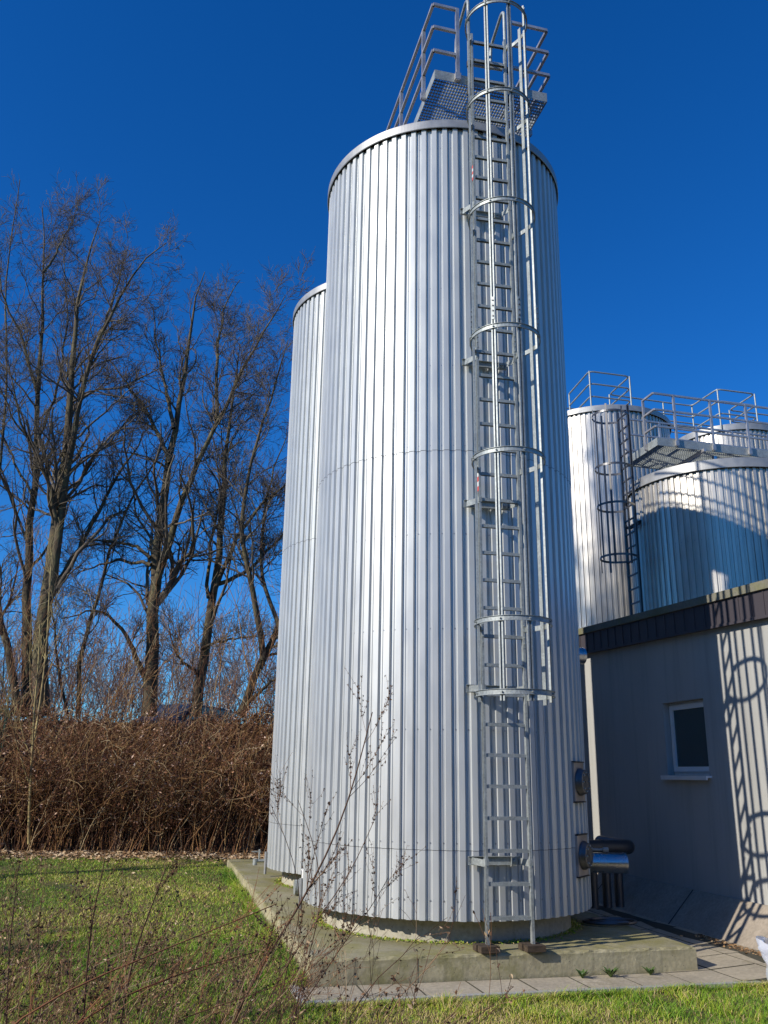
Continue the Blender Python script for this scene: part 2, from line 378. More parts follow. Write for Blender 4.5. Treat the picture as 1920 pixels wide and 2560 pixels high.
for C_ in (C1, C2):
    mb = MB(); k = 64
    an = np.arange(k) / k * 2 * np.pi
    prof = [(1.33, Z_SLAB - 0.02), (1.325, Z_SLAB + 0.06), (1.32, Z_BASE + 0.05)]
    P = [C_ + X3(r * math.cos(a), r * math.sin(a), z) for r, z in prof for a in an]
    mb.add(P, [[(l * k + i, l * k + (i + 1) % k, (l + 1) * k + (i + 1) % k, (l + 1) * k + i) for l in range(2) for i in range(k)]], 0, True)
    mb.build('round_plinth', ['plinth_concrete'], cb)
# paving of square slabs in front and to the right
def pave_z(a, b_):
    return ZP + 0.06 * min(1, max(0, (a - SL) / 0.85))
mb = MB(); T_ = 0.48
PA0, PB0 = -0.09, -0.505
for i in range(-1, 14):
    for j in range(0, 16):
        a0 = PA0 + i * T_ + (0.0 if j % 2 == 0 else 0.0); b0 = PB0 + j * T_
        if i < 0: continue
        ac, bc = a0 + T_ / 2, b0 + T_ / 2
        if bc > 0.02 and ac < SL - 0.24: continue
        if ac > 5.1 : continue
        if i == -1 and j > 0: continue
        zt = rng.uniform(0.0005, 0.0025); g_ = 0.013
        tx, ty = rng.uniform(-0.003, 0.003, 2)
        q = []
        for z, e in ((zt - 0.05, 0), (zt - 0.003, 0), (zt, 0.0025)):
            for sa, sb in ((0, 0), (1, 0), (1, 1), (0, 1)):
                aa = a0 + g_ / 2 + e + sa * (T_ - g_ - 2 * e); bb = b0 + g_ / 2 + e + sb * (T_ - g_ - 2 * e)
                q.append(sl(aa, bb, pave_z(aa, bb) + z + (sa - 0.5) * tx + (sb - 0.5) * ty))
        fs = [(l * 4 + s_, l * 4 + (s_ + 1) % 4, (l + 1) * 4 + (s_ + 1) % 4, (l + 1) * 4 + s_) for l in range(2) for s_ in range(4)]
        mb.add(q, [fs], 1); mb.add(q[8:], [[(0, 1, 2, 3)]], 0)
topmesh(mb, 'paving', ['paving', 'sand_joint'], 'strip of square concrete paving slabs', kind='structure')
mb = MB()
q = [sl(-0.1, -0.57, ZP - 0.0035), sl(SL, -0.57, ZP - 0.0035), sl(SL + 0.85, -0.57, ZP + 0.0565), sl(5.2, -0.57, ZP + 0.0565),
     sl(5.2, 7.5, ZP + 0.0565), sl(SL + 0.85, 7.5, ZP + 0.0565), sl(SL, 7.5, ZP - 0.0035), sl(-0.1, 7.5, ZP - 0.0035)]
mb.add(q, [[(0, 1, 6, 7), (1, 2, 5, 6), (2, 3, 4, 5)]])
topmesh(mb, 'sand_bed', ['sand_joint'], 'dark sand bed in the joints of the paving', kind='structure')
mb = MB()
a = -0.10
while a < 4.15:
    L = 0.995
    mb.box(sl(a + L / 2, PB0 - 0.045 - 0.002, ZP - 0.07) + zz * 0.004, u * (L - 0.006), v * 0.06, zz * 0.16); a += 1.0
for k_ in range(4):
    mb.box(sl(4.52 + 0.33 * k_, PB0 - 0.15 - 0.33 * k_, ZP - 0.065), (u - v) * 0.33, (u + v) * 0.045, zz * 0.16)
mb.box(sl(-0.13, -0.27, ZP - 0.068) + zz * 0.002, u * 0.06, v * 0.60, zz * 0.16)
topmesh(mb, 'kerb', ['kerb_stone'], 'narrow concrete edging stones between paving and grass', kind='structure')

# ------------------------------------------------------------------ corrugated tanks
def tank(name, label, C_, R, zb, z_top, z_rim, clad, seams, rows, phase=0.0, NR=None, segs=None, extras=None, dep=0.027, rivets=True, group=None, capw=0.03):
    o = thing(name, label, 'tank', (float(C_[0]), float(C_[1]), zb), group)
    N = NR or int(round(2 * math.pi * R / 0.1265))
    # one rib: crest, wall, valley with a small stiffening step, wall
    fr = [(0.00, 0), (0.43, 0), (0.475, -dep), (0.68, -dep), (0.695, -dep + 0.007), (0.755, -dep + 0.007), (0.77, -dep), (0.915, -dep)]
    an = []; off = []
    for i in range(N):
        for f_, d_ in fr: an.append(-(i + f_) / N * 2 * math.pi + phase); off.append(d_)   # clockwise seen from above
    an = np.array(an); off = np.array(off); K = len(an)
    mb = MB()
    zs = [zb] + list(seams) + [z_top]
    for bi in range(len(zs) - 1):
        z0, z1 = zs[bi], zs[bi + 1]
        rr = R + off + 0.0025 * bi + 0.0
        z0b = z0 - (0.03 if bi else 0)
        P = []
        for z in (z0b, z1):
            P.append(np.stack([C_[0] + rr * np.cos(an), C_[1] + rr * np.sin(an), np.full(K, z)], 1))
        fs = np.array([(i, i + K, (i + 1) % K + K, (i + 1) % K) for i in range(K)])
        sheet = (np.arange(K) // (len(fr) * 8)); mb.add(np.concatenate(P), [fs], 0, False, np.array([0.02 + 0.96 * ((math.sin(q * 12.9898 + bi * 78.2) * 43758.5) % 1) for q in sheet]))
        if bi:   # thin dark lap line
            P = []
            for z, dr in ((z0b - 0.004, -0.001), (z0b, 0.0)):
                P.append(np.stack([C_[0] + (rr + dr) * np.cos(an), C_[1] + (rr + dr) * np.sin(an), np.full(K, z)], 1))
            mb.add(np.concatenate(P), [fs], 1)
    # dark ring standing in for the shade under the open cladding foot
    k = 64; a2 = np.arange(k) / k * 2 * np.pi
    P = [C_ + X3(r * math.cos(a), r * math.sin(a), z) for r, z in ((R - dep - 0.004, zb + 0.005), (R - 0.22, zb + 0.02)) for a in a2]
    mb.add(P, [[(i, (i + 1) % k, k + (i + 1) % k, k + i) for i in range(k)]], 1)
    # screws (each a tiny dome)
    def dome(an_, z, r, r0):
        nrm = X3(math.cos(an_), math.sin(an_), 0); tn = X3(-math.sin(an_), math.cos(an_), 0)
        c_ = C_ + nrm * r0 + zz * z
        P = [c_ + tn * r * math.cos(q) + zz * r * math.sin(q) for q in np.arange(6) / 6 * 2 * np.pi]
        P += [c_ + nrm * r * 0.5 + (tn * math.cos(q) + zz * math.sin(q)) * r * 0.6 for q in np.arange(6) / 6 * 2 * np.pi]
        mb.add(P, [[(i, (i + 1) % 6, 6 + (i + 1) % 6, 6 + i) for i in range(6)]], 2); mb.add(P[6:], [[tuple(range(6))]], 2)
    face = math.atan2(-C_[1], -C_[0])
    for z in rows:
        for i in range(N):
            a = -(i + 0.62) / N * 2 * math.pi + phase
            if math.cos(a - face) > -0.2: dome(a, z, 0.011, R - dep)
    if rivets:
        i0 = round((phase - face) / (2 * math.pi) * N) + 1
        for i in (i0, i0 - 8, i0 + 8, i0 - 15):
            a = -(i + 0.66) / N * 2 * math.pi + phase
            z = zb + 0.1
            while z < z_top - 0.1: dome(a, z, 0.0045, R - dep); z += 0.2
    body = mb.build('cladding', [clad, 'dark_gap', 'screw_metal'], o)
    # flashing band and roof
    mb = MB(); k = 240; a2 = np.arange(k) / k * 2 * np.pi
    Ro = R + capw
    prof = [(R - dep - 0.006, z_top - 0.02), (R - dep - 0.006, z_top - 0.003), (Ro, z_top - 0.012), (Ro + 0.002, z_top - 0.004), (Ro, z_rim - 0.004), (Ro - 0.006, z_rim)]
    prof[0] = (Ro - 0.012, z_top - 0.004); prof[1] = (Ro - 0.004, z_top - 0.012)
    prof = prof[:2] + prof[3:]
    P = [C_ + X3(r * math.cos(a), r * math.sin(a), z) for r, z in prof for a in a2]
    L = len(prof)
    mb.add(P, [[(l * k + i, l * k + (i + 1) % k, (l + 1) * k + (i + 1) % k, (l + 1) * k + i) for l in range(L - 1) for i in range(k)]], 0, False)
    mb.build('rim_band', ['cap_metal'], o)
    mb = MB()
    P = [C_ + X3(r * math.cos(a), r * math.sin(a), z) for r, z in ((Ro - 0.006, z_rim), (R * 0.5, z_rim + 0.06), (0.05, z_rim + 0.12)) for a in a2]
    mb.add(P, [[(l * k + i, l * k + (i + 1) % k, (l + 1) * k + (i + 1) % k, (l + 1) * k + i) for l in range(2) for i in range(k)]], 0, True)
    mb.add(P[2 * k:], [[tuple(range(k))]], 0)
    mb.build('roof', ['roof_metal'], o)
    return o
rows1 = [-1.10, -0.60, 0.44, 1.43, 2.425, 3.41, 4.36, 5.33, 6.31, 7.25]
NR1 = 77
ph1 = R_(-117.35) + 2 * math.pi / NR1 * 0.47
t1 = tank('corrugated_tank', 'tall silver corrugated tank in front with the caged ladder on it', C1, RT, Z_BASE, Z_CLAD, Z_RIM, 'cladding', [Z_SEAM1, Z_SEAM2], rows1, ph1, NR1)
t2 = tank('corrugated_tank', 'tall silver corrugated tank half hidden behind the left of the front tank', C2, RT, Z_BASE, Z_CLAD, Z_RIM, 'cladding', [Z_SEAM1, Z_SEAM2], rows1, ph1 + 0.02, NR1)
rows3 = [0.6, 1.7, 2.8, 3.9, 5.0]
CA = X3(5.87, 21.86, 0); CB = X3(6.90, 16.97, 0); CC = X3(9.77, 22.9, 0)
tA = tank('corrugated_tank', 'sunlit pale corrugated tank with branch shadows, right of the tall front tank', CA, 1.8, -1.6, 8.93, 9.07, 'cladding_old', [3.0], [1.2, 3.1, 5.2, 7.3], 0.02, rivets=False, capw=0.045)
tB = tank('corrugated_tank', 'shorter corrugated tank with a large round shadow above the building roof', CB, 1.8, -1.6, 5.64, 5.82, 'cladding_old', [2.0], [1.0, 2.1, 3.2, 4.3], 0.01, rivets=False, capw=0.045)
tC = tank('corrugated_tank', 'far corrugated tank whose top just shows behind the grating walkway', CC, 1.5, -1.6, 9.03, 9.2, 'cladding_old', [3.0], [1.2, 3.1, 5.2, 7.3], 0.05, rivets=False, capw=0.045)

# hatches on the right flank of the front tank
def hatch(azd, zc, h, w):
    a = R_(azd); nr = X3(math.cos(a), math.sin(a), 0); tn = X3(-math.sin(a), math.cos(a), 0)
    c_ = C1 + nr * (RT + 0.004) + zz * zc
    mb = MB()
    mb.box(c_, nr * 0.03, tn * w, zz * h)
    for s_ in (1, -1): mb.box(c_ + zz * s_ * (h / 2 + 0.008), nr * 0.05, tn * w, zz * 0.012, mat=1)
    pl = mb.build('hatch_plate', ['rust_plate', 'dark_gap'], t1)
    mb = MB(); k = 28; q = np.arange(k) / k * 2 * np.pi; r0 = 0.125
    prof = [(r0 + 0.012, 0.016), (r0 + 0.012, 0.04), (r0, 0.045), (r0 - 0.004, 0.075), (r0 - 0.02, 0.085), (r0 - 0.05, 0.08), (0.01, 0.078)]
    P = [c_ + nr * d_ + (tn * math.cos(x) + zz * math.sin(x)) * r for r, d_ in prof for x in q]
    mb.add(P, [[(l * k + i, l * k + (i + 1) % k, (l + 1) * k + (i + 1) % k, (l + 1) * k + i) for l in range(len(prof) - 1) for i in range(k)]], 0, True)
    for x in np.arange(8) / 8 * 2 * np.pi:
        cc = c_ + nr * 0.082 + (tn * math.cos(x) + zz * math.sin(x)) * (r0 - 0.032)
        mb.tube([cc, cc + nr * 0.016], 0.009, 6, 1)
    lid = mb.build('hatch_lid', ['dark_steel', 'galvanised'], t1)
hatch(-31.5, -0.03, 0.38, 0.30)
hatch(-31.5, -0.74, 0.38, 0.30)
# small corner tube and outlet at the left foot of the front tank and of the rear one
for C_, par, zc in ((C1, t1, -1.1), (C2, t2, -1.1)):
    th_ = math.atan2(-C_[1], -C_[0]) - R_(80)
    p0 = C_ + X3(math.cos(th_), math.sin(th_), 0) * (RT + 0.02)
    mb = MB(); mb.tube([p0 + zz * (Z_BASE + 0.20), p0 + zz * (Z_BASE - 0.02)], 0.02, 10, 0); mb.tube([p0 + zz * (Z_BASE - 0.02), p0 + zz * (Z_BASE - 0.10)], 0.02, 8, 0)
    mb.build('drain_tube', ['cap_metal'], par)

# ------------------------------------------------------------------ caged ladder
def cprof(w, d, t_=0.003, lip=0.0):
    """C channel: w across, d deep, open towards +second axis"""
    if lip: return [(-w/2, d), (-w/2, 0), (w/2, 0), (w/2, d), (w/2 - lip, d), (w/2 - lip, d - t_), (w/2 - t_, d - t_), (w/2 - t_, t_), (-w/2 + t_, t_), (-w/2 + t_, d - t_), (-w/2 + lip, d - t_), (-w/2 + lip, d)]
    return [(-w/2, d), (-w/2, 0), (w/2, 0), (w/2, d), (w/2 - t_, d), (w/2 - t_, t_), (-w/2 + t_, t_), (-w/2 + t_, d)]
def caged_ladder(label, mid, az, zbot, ztop, zr0, dz, width, hoops, cage, brackets, dist, detail=True, mat='galvanised', bars=(-88, -38, 6, 51, 105), cr=0.36, grips=None):
    o_ = X3(math.cos(R_(az)), math.sin(R_(az)), 0); t_ = X3(-math.sin(R_(az)), math.cos(R_(az)), 0)
    M0 = X3(mid[0], mid[1], 0)
    L = thing('caged_ladder', label, 'ladder', (mid[0], mid[1], zbot))
    hw = width / 2
    pr = [(-0.025, -0.0125), (0.025, -0.0125), (0.025, 0.0125), (0.012, 0.0125), (0.012, 0.008), (0.021, 0.008), (0.021, -0.0085), (-0.021, -0.0085), (-0.021, 0.008), (-0.012, 0.008), (-0.012, 0.0125), (-0.025, 0.0125)]
    for s_ in (-1, 1):
        mb = MB()
        base = M0 + t_ * s_ * (hw + 0.0125)
        mb.sweep(pr, [base + zz * zbot, base + zz * ztop], o_, t_ * s_)
        if detail:
            # splice plates with bolts
            for zc in (1.35, 4.55):
                mb.box(base + zz * zc + o_ * 0.028, t_ * 0.022, o_ * 0.005, zz * 0.26)
                for q in (-0.09, -0.03, 0.03, 0.09): mb.tube([base + zz * (zc + q) + o_ * 0.03, base + zz * (zc + q) + o_ * 0.046], 0.008, 6)
        mb.build('rail', [mat], L)
    z = zr0; ri = 0
    while z < ztop - 0.05:
        mb = MB(); nt_ = 17
        if detail:
            prof = [(-hw, -0.016), (hw, -0.016), (hw, 0.012)]
            for k_ in range(nt_, 0, -1):
                x1 = -hw + 0.02 + (width - 0.04) * k_ / nt_; x0 = x1 - (width - 0.04) / nt_
                prof += [(x1, 0.012), (x1 - 0.005, 0.018), (x0 + 0.005, 0.018)]
            prof += [(-hw, 0.012)]
            pA = np.array([M0 + t_ * p[0] + zz * (z + p[1]) + o_ * 0.0 for p in prof])
            for dd in (0.016, -0.016):      # the two serrated lips
                q1 = pA + o_ * (dd - 0.0015); q2 = pA + o_ * (dd + 0.0015); n_ = len(prof)
                mb.add(np.concatenate([q1, q2]), [[(i, (i + 1) % n_, n_ + (i + 1) % n_, n_ + i) for i in range(n_)]])
                mb.add(q1, [[tuple(range(n_))]]); mb.add(q2, [[tuple(range(n_))[::-1]]])
            mb.box(M0 + zz * (z + 0.009), t_ * width, o_ * 0.029, zz * 0.003)
        else:
            mb.box(M0 + zz * z, t_ * width, o_ * 0.03, zz * 0.028)
        mb.build('rung', [mat], L); z += dz
    # hoops: flared arms from the rails into a half round
    y0 = 0.30
    path = [(-hw - 0.03, 0.0)]
    for q in np.linspace(0, 1, 6)[1:]: path.append((-hw - 0.03 + (-(cr) + hw + 0.03) * math.sin(q * math.pi / 2), y0 * q))
    for q in np.linspace(-90, 90, 29)[1:]: path.append((cr * math.sin(R_(q)), y0 + cr * math.cos(R_(q))))
    for q in np.linspace(1, 0, 6)[1:]: path.append((hw + 0.03 + (cr - hw - 0.03) * math.sin(q * math.pi / 2), y0 * q))
    pth = np.array([M0 + t_ * a + o_ * b_ for a, b_ in path])
    tg = np.gradient(pth, axis=0); tg /= np.linalg.norm(tg, axis=1)[:, None]; nn = np.cross(tg, zz)   # points inwards/outwards
    hp = [(0, -0.025), (0, 0.025), (0.014, 0.025), (0.014, 0.021), (0.004, 0.021), (0.004, -0.021), (0.014, -0.021), (0.014, -0.025)]
    if not detail: hp = [(0, -0.022), (0, 0.022), (0.006, 0.022), (0.006, -0.022)]
    for hz in hoops:
        mb = MB(); mb.sweep(hp, pth + zz * hz, nn, zz)
        if detail:
            for q in bars[:4]:
                c_ = M0 + t_ * cr * math.sin(R_(q)) + o_ * (y0 + cr * math.cos(R_(q))) + zz * hz
                n_ = t_ * math.sin(R_(q)) + o_ * math.cos(R_(q))
                mb.tube([c_, c_ + n_ * 0.022], 0.009, 6)
            for s_ in (-1, 1):
                mb.box(M0 + t_ * s_ * (hw + 0.033) + o_ * 0.02 + zz * hz, t_ * 0.012, o_ * 0.09, zz * 0.06)
        mb.build('hoop', [mat], L)
    for q, (z0, z1) in zip(bars, cage):
        n_ = t_ * math.sin(R_(q)) + o_ * math.cos(R_(q))
        qd = q if abs(q) < 80 else (-100 if q < 0 else 112); c_off = t_ * math.sin(R_(q)) + o_ * math.cos(R_(q))
        n_ = t_ * math.sin(R_(qd)) + o_ * math.cos(R_(qd)); s2 = t_ * math.cos(R_(qd)) - o_ * math.sin(R_(qd))
        c_ = M0 + t_ * cr * math.sin(R_(q)) + o_ * (y0 + cr * math.cos(R_(q))) - n_ * 0.022
        mb = MB()
        if detail: mb.sweep(cprof(0.045, 0.02, 0.003, 0.015), [c_ + zz * z0, c_ + zz * z1], s2, n_)
        else: mb.sweep([(-0.02, 0), (0.02, 0), (0.02, 0.012), (-0.02, 0.012)], [c_ + zz * z0, c_ + zz * z1], s2, n_)
        if detail:
            for zc in (4.62,):
                mb.box(c_ + zz * zc + n_ * 0.022, s2 * 0.034, n_ * 0.004, zz * 0.26)
                for w_ in (-0.09, -0.03, 0.03, 0.09): mb.tube([c_ + zz * (zc + w_) + n_ * 0.02, c_ + zz * (zc + w_) + n_ * 0.036], 0.008, 6, 1)
        mb.build('cage_bar', [mat, 'dark_steel'], L)
    for bz in brackets:
        mb = MB()
        w_ = cprof(0.075, 0.03, 0.004)
        a_l = M0 - o_ * (dist - 0.012) + zz * bz
        mb.sweep([(p[0], p[1]) for p in w_], [a_l - t_ * (hw + 0.13), a_l + t_ * (hw - 0.02)], zz, o_)
        for s_, tx in ((-1, -hw - 0.1), (1, hw - 0.06)):
            p0 = M0 + t_ * tx - o_ * (dist - 0.03) + zz * bz; p1 = M0 + t_ * s_ * (hw + 0.012) + o_ * 0.03 + zz * (bz - 0.01)
            mb.beam(p0, p1, 0.006, 0.06, side=t_)
            mb.box(M0 + t_ * s_ * (hw + 0.012) + o_ * 0.0 + zz * bz, t_ * 0.034, o_ * 0.06, zz * 0.055)
        cc = M0 + t_ * (hw - 0.09) - o_ * (dist - 0.045) + zz * bz
        mb.box(cc, t_ * 0.06, o_ * 0.02, zz * 0.06); mb.tube([cc, cc + o_ * 0.03], 0.014, 6)
        mb.build('wall_bracket', [mat], L)
    return L, o_, t_, M0
LM = (1.189, 8.4775)
LAZ = math.degrees(math.atan2(-0.981, 0.195))
hz_list = [0.74, 1.405, 3.06, 4.41, 5.92, 7.36, 8.62]
lad, lo, lt, lM = caged_ladder('galvanised caged ladder up the front of the tall tank', LM, LAZ, -1.42, 8.75, -1.206, 0.2813, 0.40,
    hz_list, [(0.66, 8.75)] * 5, [-0.74, 0.83, 2.73, 4.36, 6.30], 0.19)
# grab handles with hooked tops
for s_ in (-1, 1):
    b0 = lM + lt * s_ * 0.235 - lo * 0.03
    top = 9.38 if s_ < 0 else 9.30
    pts = [b0 + zz * 7.88, b0 + zz * (top - 0.12)]
    for q in np.linspace(0, 90, 6)[1:]: pts.append(b0 - lo * 0.12 * (1 - math.cos(R_(q))) + zz * (top - 0.12 + 0.12 * math.sin(R_(q))))
    pts.append(b0 - lo * 0.40 + zz * (top - 0.06))
    for q in np.linspace(0, 80, 5)[1:]: pts.append(b0 - lo * (0.40 + 0.14 * math.sin(R_(q))) + zz * (top - 0.06 - 0.14 * (1 - math.cos(R_(q)))))
    pts.append(b0 - lo * 0.56 + zz * (top - 0.42))
    mb = MB(); mb.tube(pts, 0.021, 10)
    for zc in (7.9, 8.32): mb.tube([b0 + zz * (zc - 0.04), b0 + zz * (zc + 0.04)], 0.032, 10, 1)
    mb.build('grab_handle', ['galvanised', 'black_plastic'], lad)
mb = MB()
for zc in (8.36, 8.43): mb.beam(lM - lt * 0.2 - lo * 0.06 + zz * zc, lM + lt * 0.2 - lo * 0.06 + zz * zc, 0.03, 0.03)
mb.build('drop_bar', ['galvanised'], lad)
for zc, hh in ((6.72, 0.20), (2.95, 0.26)):
    mb = MB()
    for k_ in range(5): mb.box(lM - lt * 0.2265 + lo * 0.002 + zz * (zc + (k_ - 2) * hh / 5), lt * 0.003, lo * 0.035, zz * hh / 5.2, mat=k_ % 2)
    mb.build('warning_sticker', ['red_tape', 'white_plastic'], lad)
# timber blocks below the ladder feet
for s_, lb in ((-1, 'weathered wooden block under the left foot of the long ladder'), (1, 'weathered wooden block under the right foot of the long ladder')):
    c_ = lM + lt * s_ * 0.213; mb = MB()
    for k_ in range(2):
        q = c_ + v * (-0.06 + 0.1 * k_) - u * 0.01 + zz * (Z_SLAB + 0.034)
        mb.box(q - u * 0.01 * k_, u * 0.175, v * 0.092, zz * 0.052, mat=0)
    topmesh(mb, 'wooden_block', ['timber'], lb, 'block')

# ------------------------------------------------------------------ platform on the tall tanks
def grating(mb, P0, ud, vd, W_, D_, z, mat=0, pitch=0.034, cross=0.05, h=0.03):
    n_ = int(W_ / pitch)
    for i in range(n_ + 1):
        a = i * W_ / n_; mb.box(P0 + ud * a + vd * D_ / 2 + zz * z, ud * 0.003, vd * D_, zz * h, mat=mat)
    n_ = int(D_ / cross)
    for i in range(n_ + 1):
        a = i * D_ / n_; mb.box(P0 + vd * a + ud * W_ / 2 + zz * (z + 0.002), vd * 0.005, ud * W_, zz * (h - 0.008), mat=mat)
def rail_run(mb, pts, zs, r, square=True, mat=0):
    for z in zs:
        for a, b_ in zip(pts[:-1], pts[1:]):
            if square: mb.beam(a + zz * z, b_ + zz * z, r, r, mat=mat)
            else: mb.tube([a + zz * z, b_ + zz * z], r / 2, 8, mat=mat)
PF = X3(0.53, 8.40, 0); PW, PD, PZ = 1.46, 4.7, 8.07
pf = thing('service_platform', 'grating platform with railings bridging the tops of the two tall tanks', 'platform', tuple(PF + u * PW / 2 + v * PD / 2 + zz * PZ))
mb = MB(); grating(mb, PF + v * 0.01, u, v, PW, PD, PZ); mb.build('grating', ['galvanised'], pf)
mb = MB()
for a, b_ in ((PF, PF + u * PW), (PF + u * PW, PF + u * PW + v * PD), (PF, PF + v * PD), (PF + v * PD, PF + v * PD + u * PW)):
    mb.beam(a + zz * (PZ + 0.04), b_ + zz * (PZ + 0.04), 0.006, 0.13)
mb.build('toe_board', ['galvanised'], pf)
mb = MB()
for b_ in (0.95, 2.6, 4.2):
    mb = MB(); mb.beam(PF + v * b_ - u * 0.10 + zz * (PZ - 0.055), PF + v * b_ + u * (PW + 0.12) + zz * (PZ - 0.055), 0.05, 0.07); mb.build('beam', ['rail_steel'], pf)
for a in (0.1, PW - 0.1): mb = MB(); mb.beam(PF + u * a + v * 0.75 + zz * (PZ - 0.14), PF + u * a + v * PD + zz * (PZ - 0.14), 0.05, 0.09); mb.build('beam', ['rail_steel'], pf)
for a, b_ in ((0.02, 1.15), (PW + 0.0, 1.15), (0.1, 3.7), (PW - 0.1, 3.7)):
    p_ = PF + u * a + v * b_; mb = MB(); mb.tube([p_ + zz * (Z_RIM - 0.05), p_ + zz * (PZ - 0.19)], 0.04, 12); mb.build('support_leg', ['cap_metal'], pf)
HR = [1.07, 0.72, 0.36]
def side_rail(name, pts, posts, zd, par, mat='rail_steel', sq=0.042, foot=-0.02, top=0.0):
    mb = MB(); rail_run(mb, pts, [zd + h for h in HR], sq * 0.85, True); mb.build('handrail', [mat], par)
    for p_ in posts:
        mb = MB(); mb.beam(p_ + zz * (zd + foot), p_ + zz * (zd + HR[0] + 0.01), sq, sq, side=u)
        mb.box(p_ + zz * (zd + 0.04) + v * 0.0, u * (sq + 0.03), v * (sq + 0.006), zz * 0.09)
        mb.build('post', [mat], par)
e = 0.03
side_rail('l', [PF + u * 0.28 - v * e, PF - u * e - v * e, PF - u * e + v * PD], [PF + u * 0.28 - v * e, PF - u * e + v * 0.38, PF - u * e + v * 1.45, PF - u * e + v * 2.6, PF - u * e + v * 3.8], PZ, pf)
side_rail('r', [PF + u * 0.98 - v * e, PF + u * (PW + e) - v * e, PF + u * (PW + e) + v * PD], [PF + u * 0.98 - v * e, PF + u * (PW + e) + v * 0.62, PF + u * (PW + e) + v * 1.6, PF + u * (PW + e) + v * 2.6, PF + u * (PW + e) + v * 3.8], PZ, pf)

# ------------------------------------------------------------------ walkway, rails and ladder on the far tanks
KC = X3(5.36, 15.80, 0); KW, KD, KZ = 5.2, 1.25, 6.33
wk = thing('service_walkway', 'grating walkway with square railings over the shorter tank', 'walkway', tuple(KC + u * KW / 2 + v * KD / 2 + zz * KZ))
mb = MB(); grating(mb, KC, u, v, KW, KD, KZ, pitch=0.045, cross=0.06); mb.build('grating', ['galvanised'], wk)
mb = MB()
for a, b_ in ((KC, KC + u * KW), (KC, KC + v * KD), (KC + v * KD, KC + v * KD + u * KW)): mb.beam(a + zz * (KZ + 0.05), b_ + zz * (KZ + 0.05), 0.006, 0.16)
mb.build('toe_board', ['galvanised'], wk)
mb = MB()
for a in (1.0, 2.6, 4.2): mb = MB(); mb.beam(KC + u * a - v * 0.08 + zz * (KZ - 0.05), KC + u * a + v * (KD + 0.1) + zz * (KZ - 0.05), 0.05, 0.06); mb.build('beam', ['rail_steel'], wk)
for a, b_ in ((1.35, 0.12), (1.2, 1.1), (3.4, 0.15), (3.4, 1.1)):
    p_ = KC + u * a + v * b_; mb = MB(); mb.tube([p_ + zz * 5.78, p_ + zz * (KZ - 0.09)], 0.055, 12); mb.build('support_leg', ['stainless'], wk)
side_rail('k', [KC + v * 0.36 - u * e, KC - u * e - v * e, KC + u * KW - v * e], [KC + v * 0.36 - u * e] + [KC + u * a - v * e for a in (0.42, 1.25, 2.08, 2.9, 3.75)], KZ, wk)
side_rail('k2', [KC + v * (KD + e), KC + u * KW + v * (KD + e)], [KC + u * a + v * (KD + e) for a in (0.1, 0.9, 1.8, 2.7, 3.6)], KZ, wk)

lb_mid = (6.90 - 1.96, 16.97 - 0.42)
caged_ladder('caged ladder with its shade put into a dark colour, on the left flank of the shorter tank, under the walkway', lb_mid, 192, 0.9, 7.4, 1.05, 0.2813, 0.40,
    [4.17, 5.23, 6.04, 7.19], [(3.95, 7.35), (3.9, 7.4), (4.1, 7.2), (4.0, 7.35), (4.0, 7.3)], [2.2, 4.9], 0.16, detail=False, mat='dark_steel')  # steel colour darkened to stand for the shade on this ladder
# round tube rails of the walkway on the far tanks
fr_ = thing('tube_railing', 'thin round tube railings of the walkway across the two farthest tanks', 'railing', (7.5, 21.8, 9.15))
A_ = [X3(5.10, 21.96, 0), X3(5.33, 20.54, 0), X3(6.46, 20.81, 0), X3(6.22, 21.96, 0), X3(7.85, 22.40, 0), X3(8.75, 22.63, 0), X3(9.05, 21.50, 0), X3(10.18, 21.77, 0), X3(9.92, 22.89, 0), X3(11.2, 23.20, 0), X3(13.5, 23.78, 0)]
def rounded(pts, r=0.14):
    out = [pts[0]]
    for a, b_, c_ in zip(pts[:-2], pts[1:-1], pts[2:]):
        d1 = (a - b_) / np.linalg.norm(a - b_); d2 = (c_ - b_) / np.linalg.norm(c_ - b_)
        for q in np.linspace(0, 1, 5): out.append((1 - q) ** 2 * (b_ + d1 * r) + 2 * q * (1 - q) * b_ + q * q * (b_ + d2 * r))
    out.append(pts[-1]); return np.array(out)
for h in HR:
    mb = MB(); mb.tube(rounded(A_) + zz * (9.17 + h), 0.022, 8); mb.build('handrail', ['galvanised'], fr_)
back = [A_[0] + v * 0.9, X3(13.2, 24.9, 0)]
for h in HR[:1] + HR[1:2]:
    mb = MB(); mb.tube(np.array(back) + zz * (9.17 + h), 0.022, 8); mb.build('handrail', ['galvanised'], fr_)
for p_ in A_[:-1] + [back[0], back[1], X3(9.5, 23.99, 0)]:
    mb = MB(); mb.tube([p_ + zz * 9.0, p_ + zz * 10.24], 0.022, 8); mb.build('post', ['galvanised'], fr_)
mb = MB()
P0 = A_[0] + u * 0.0 + v * 0.02
grating(mb, A_[0], u, v, 8.0, 0.9, 9.14, pitch=0.3, cross=0.15)
grating(mb, A_[1], u, v, 1.16, 1.4, 9.14, pitch=0.2, cross=0.15); grating(mb, A_[6], u, v, 1.16, 1.2, 9.14, pitch=0.2, cross=0.15)
mb.build('deck', ['galvanised'], fr_)

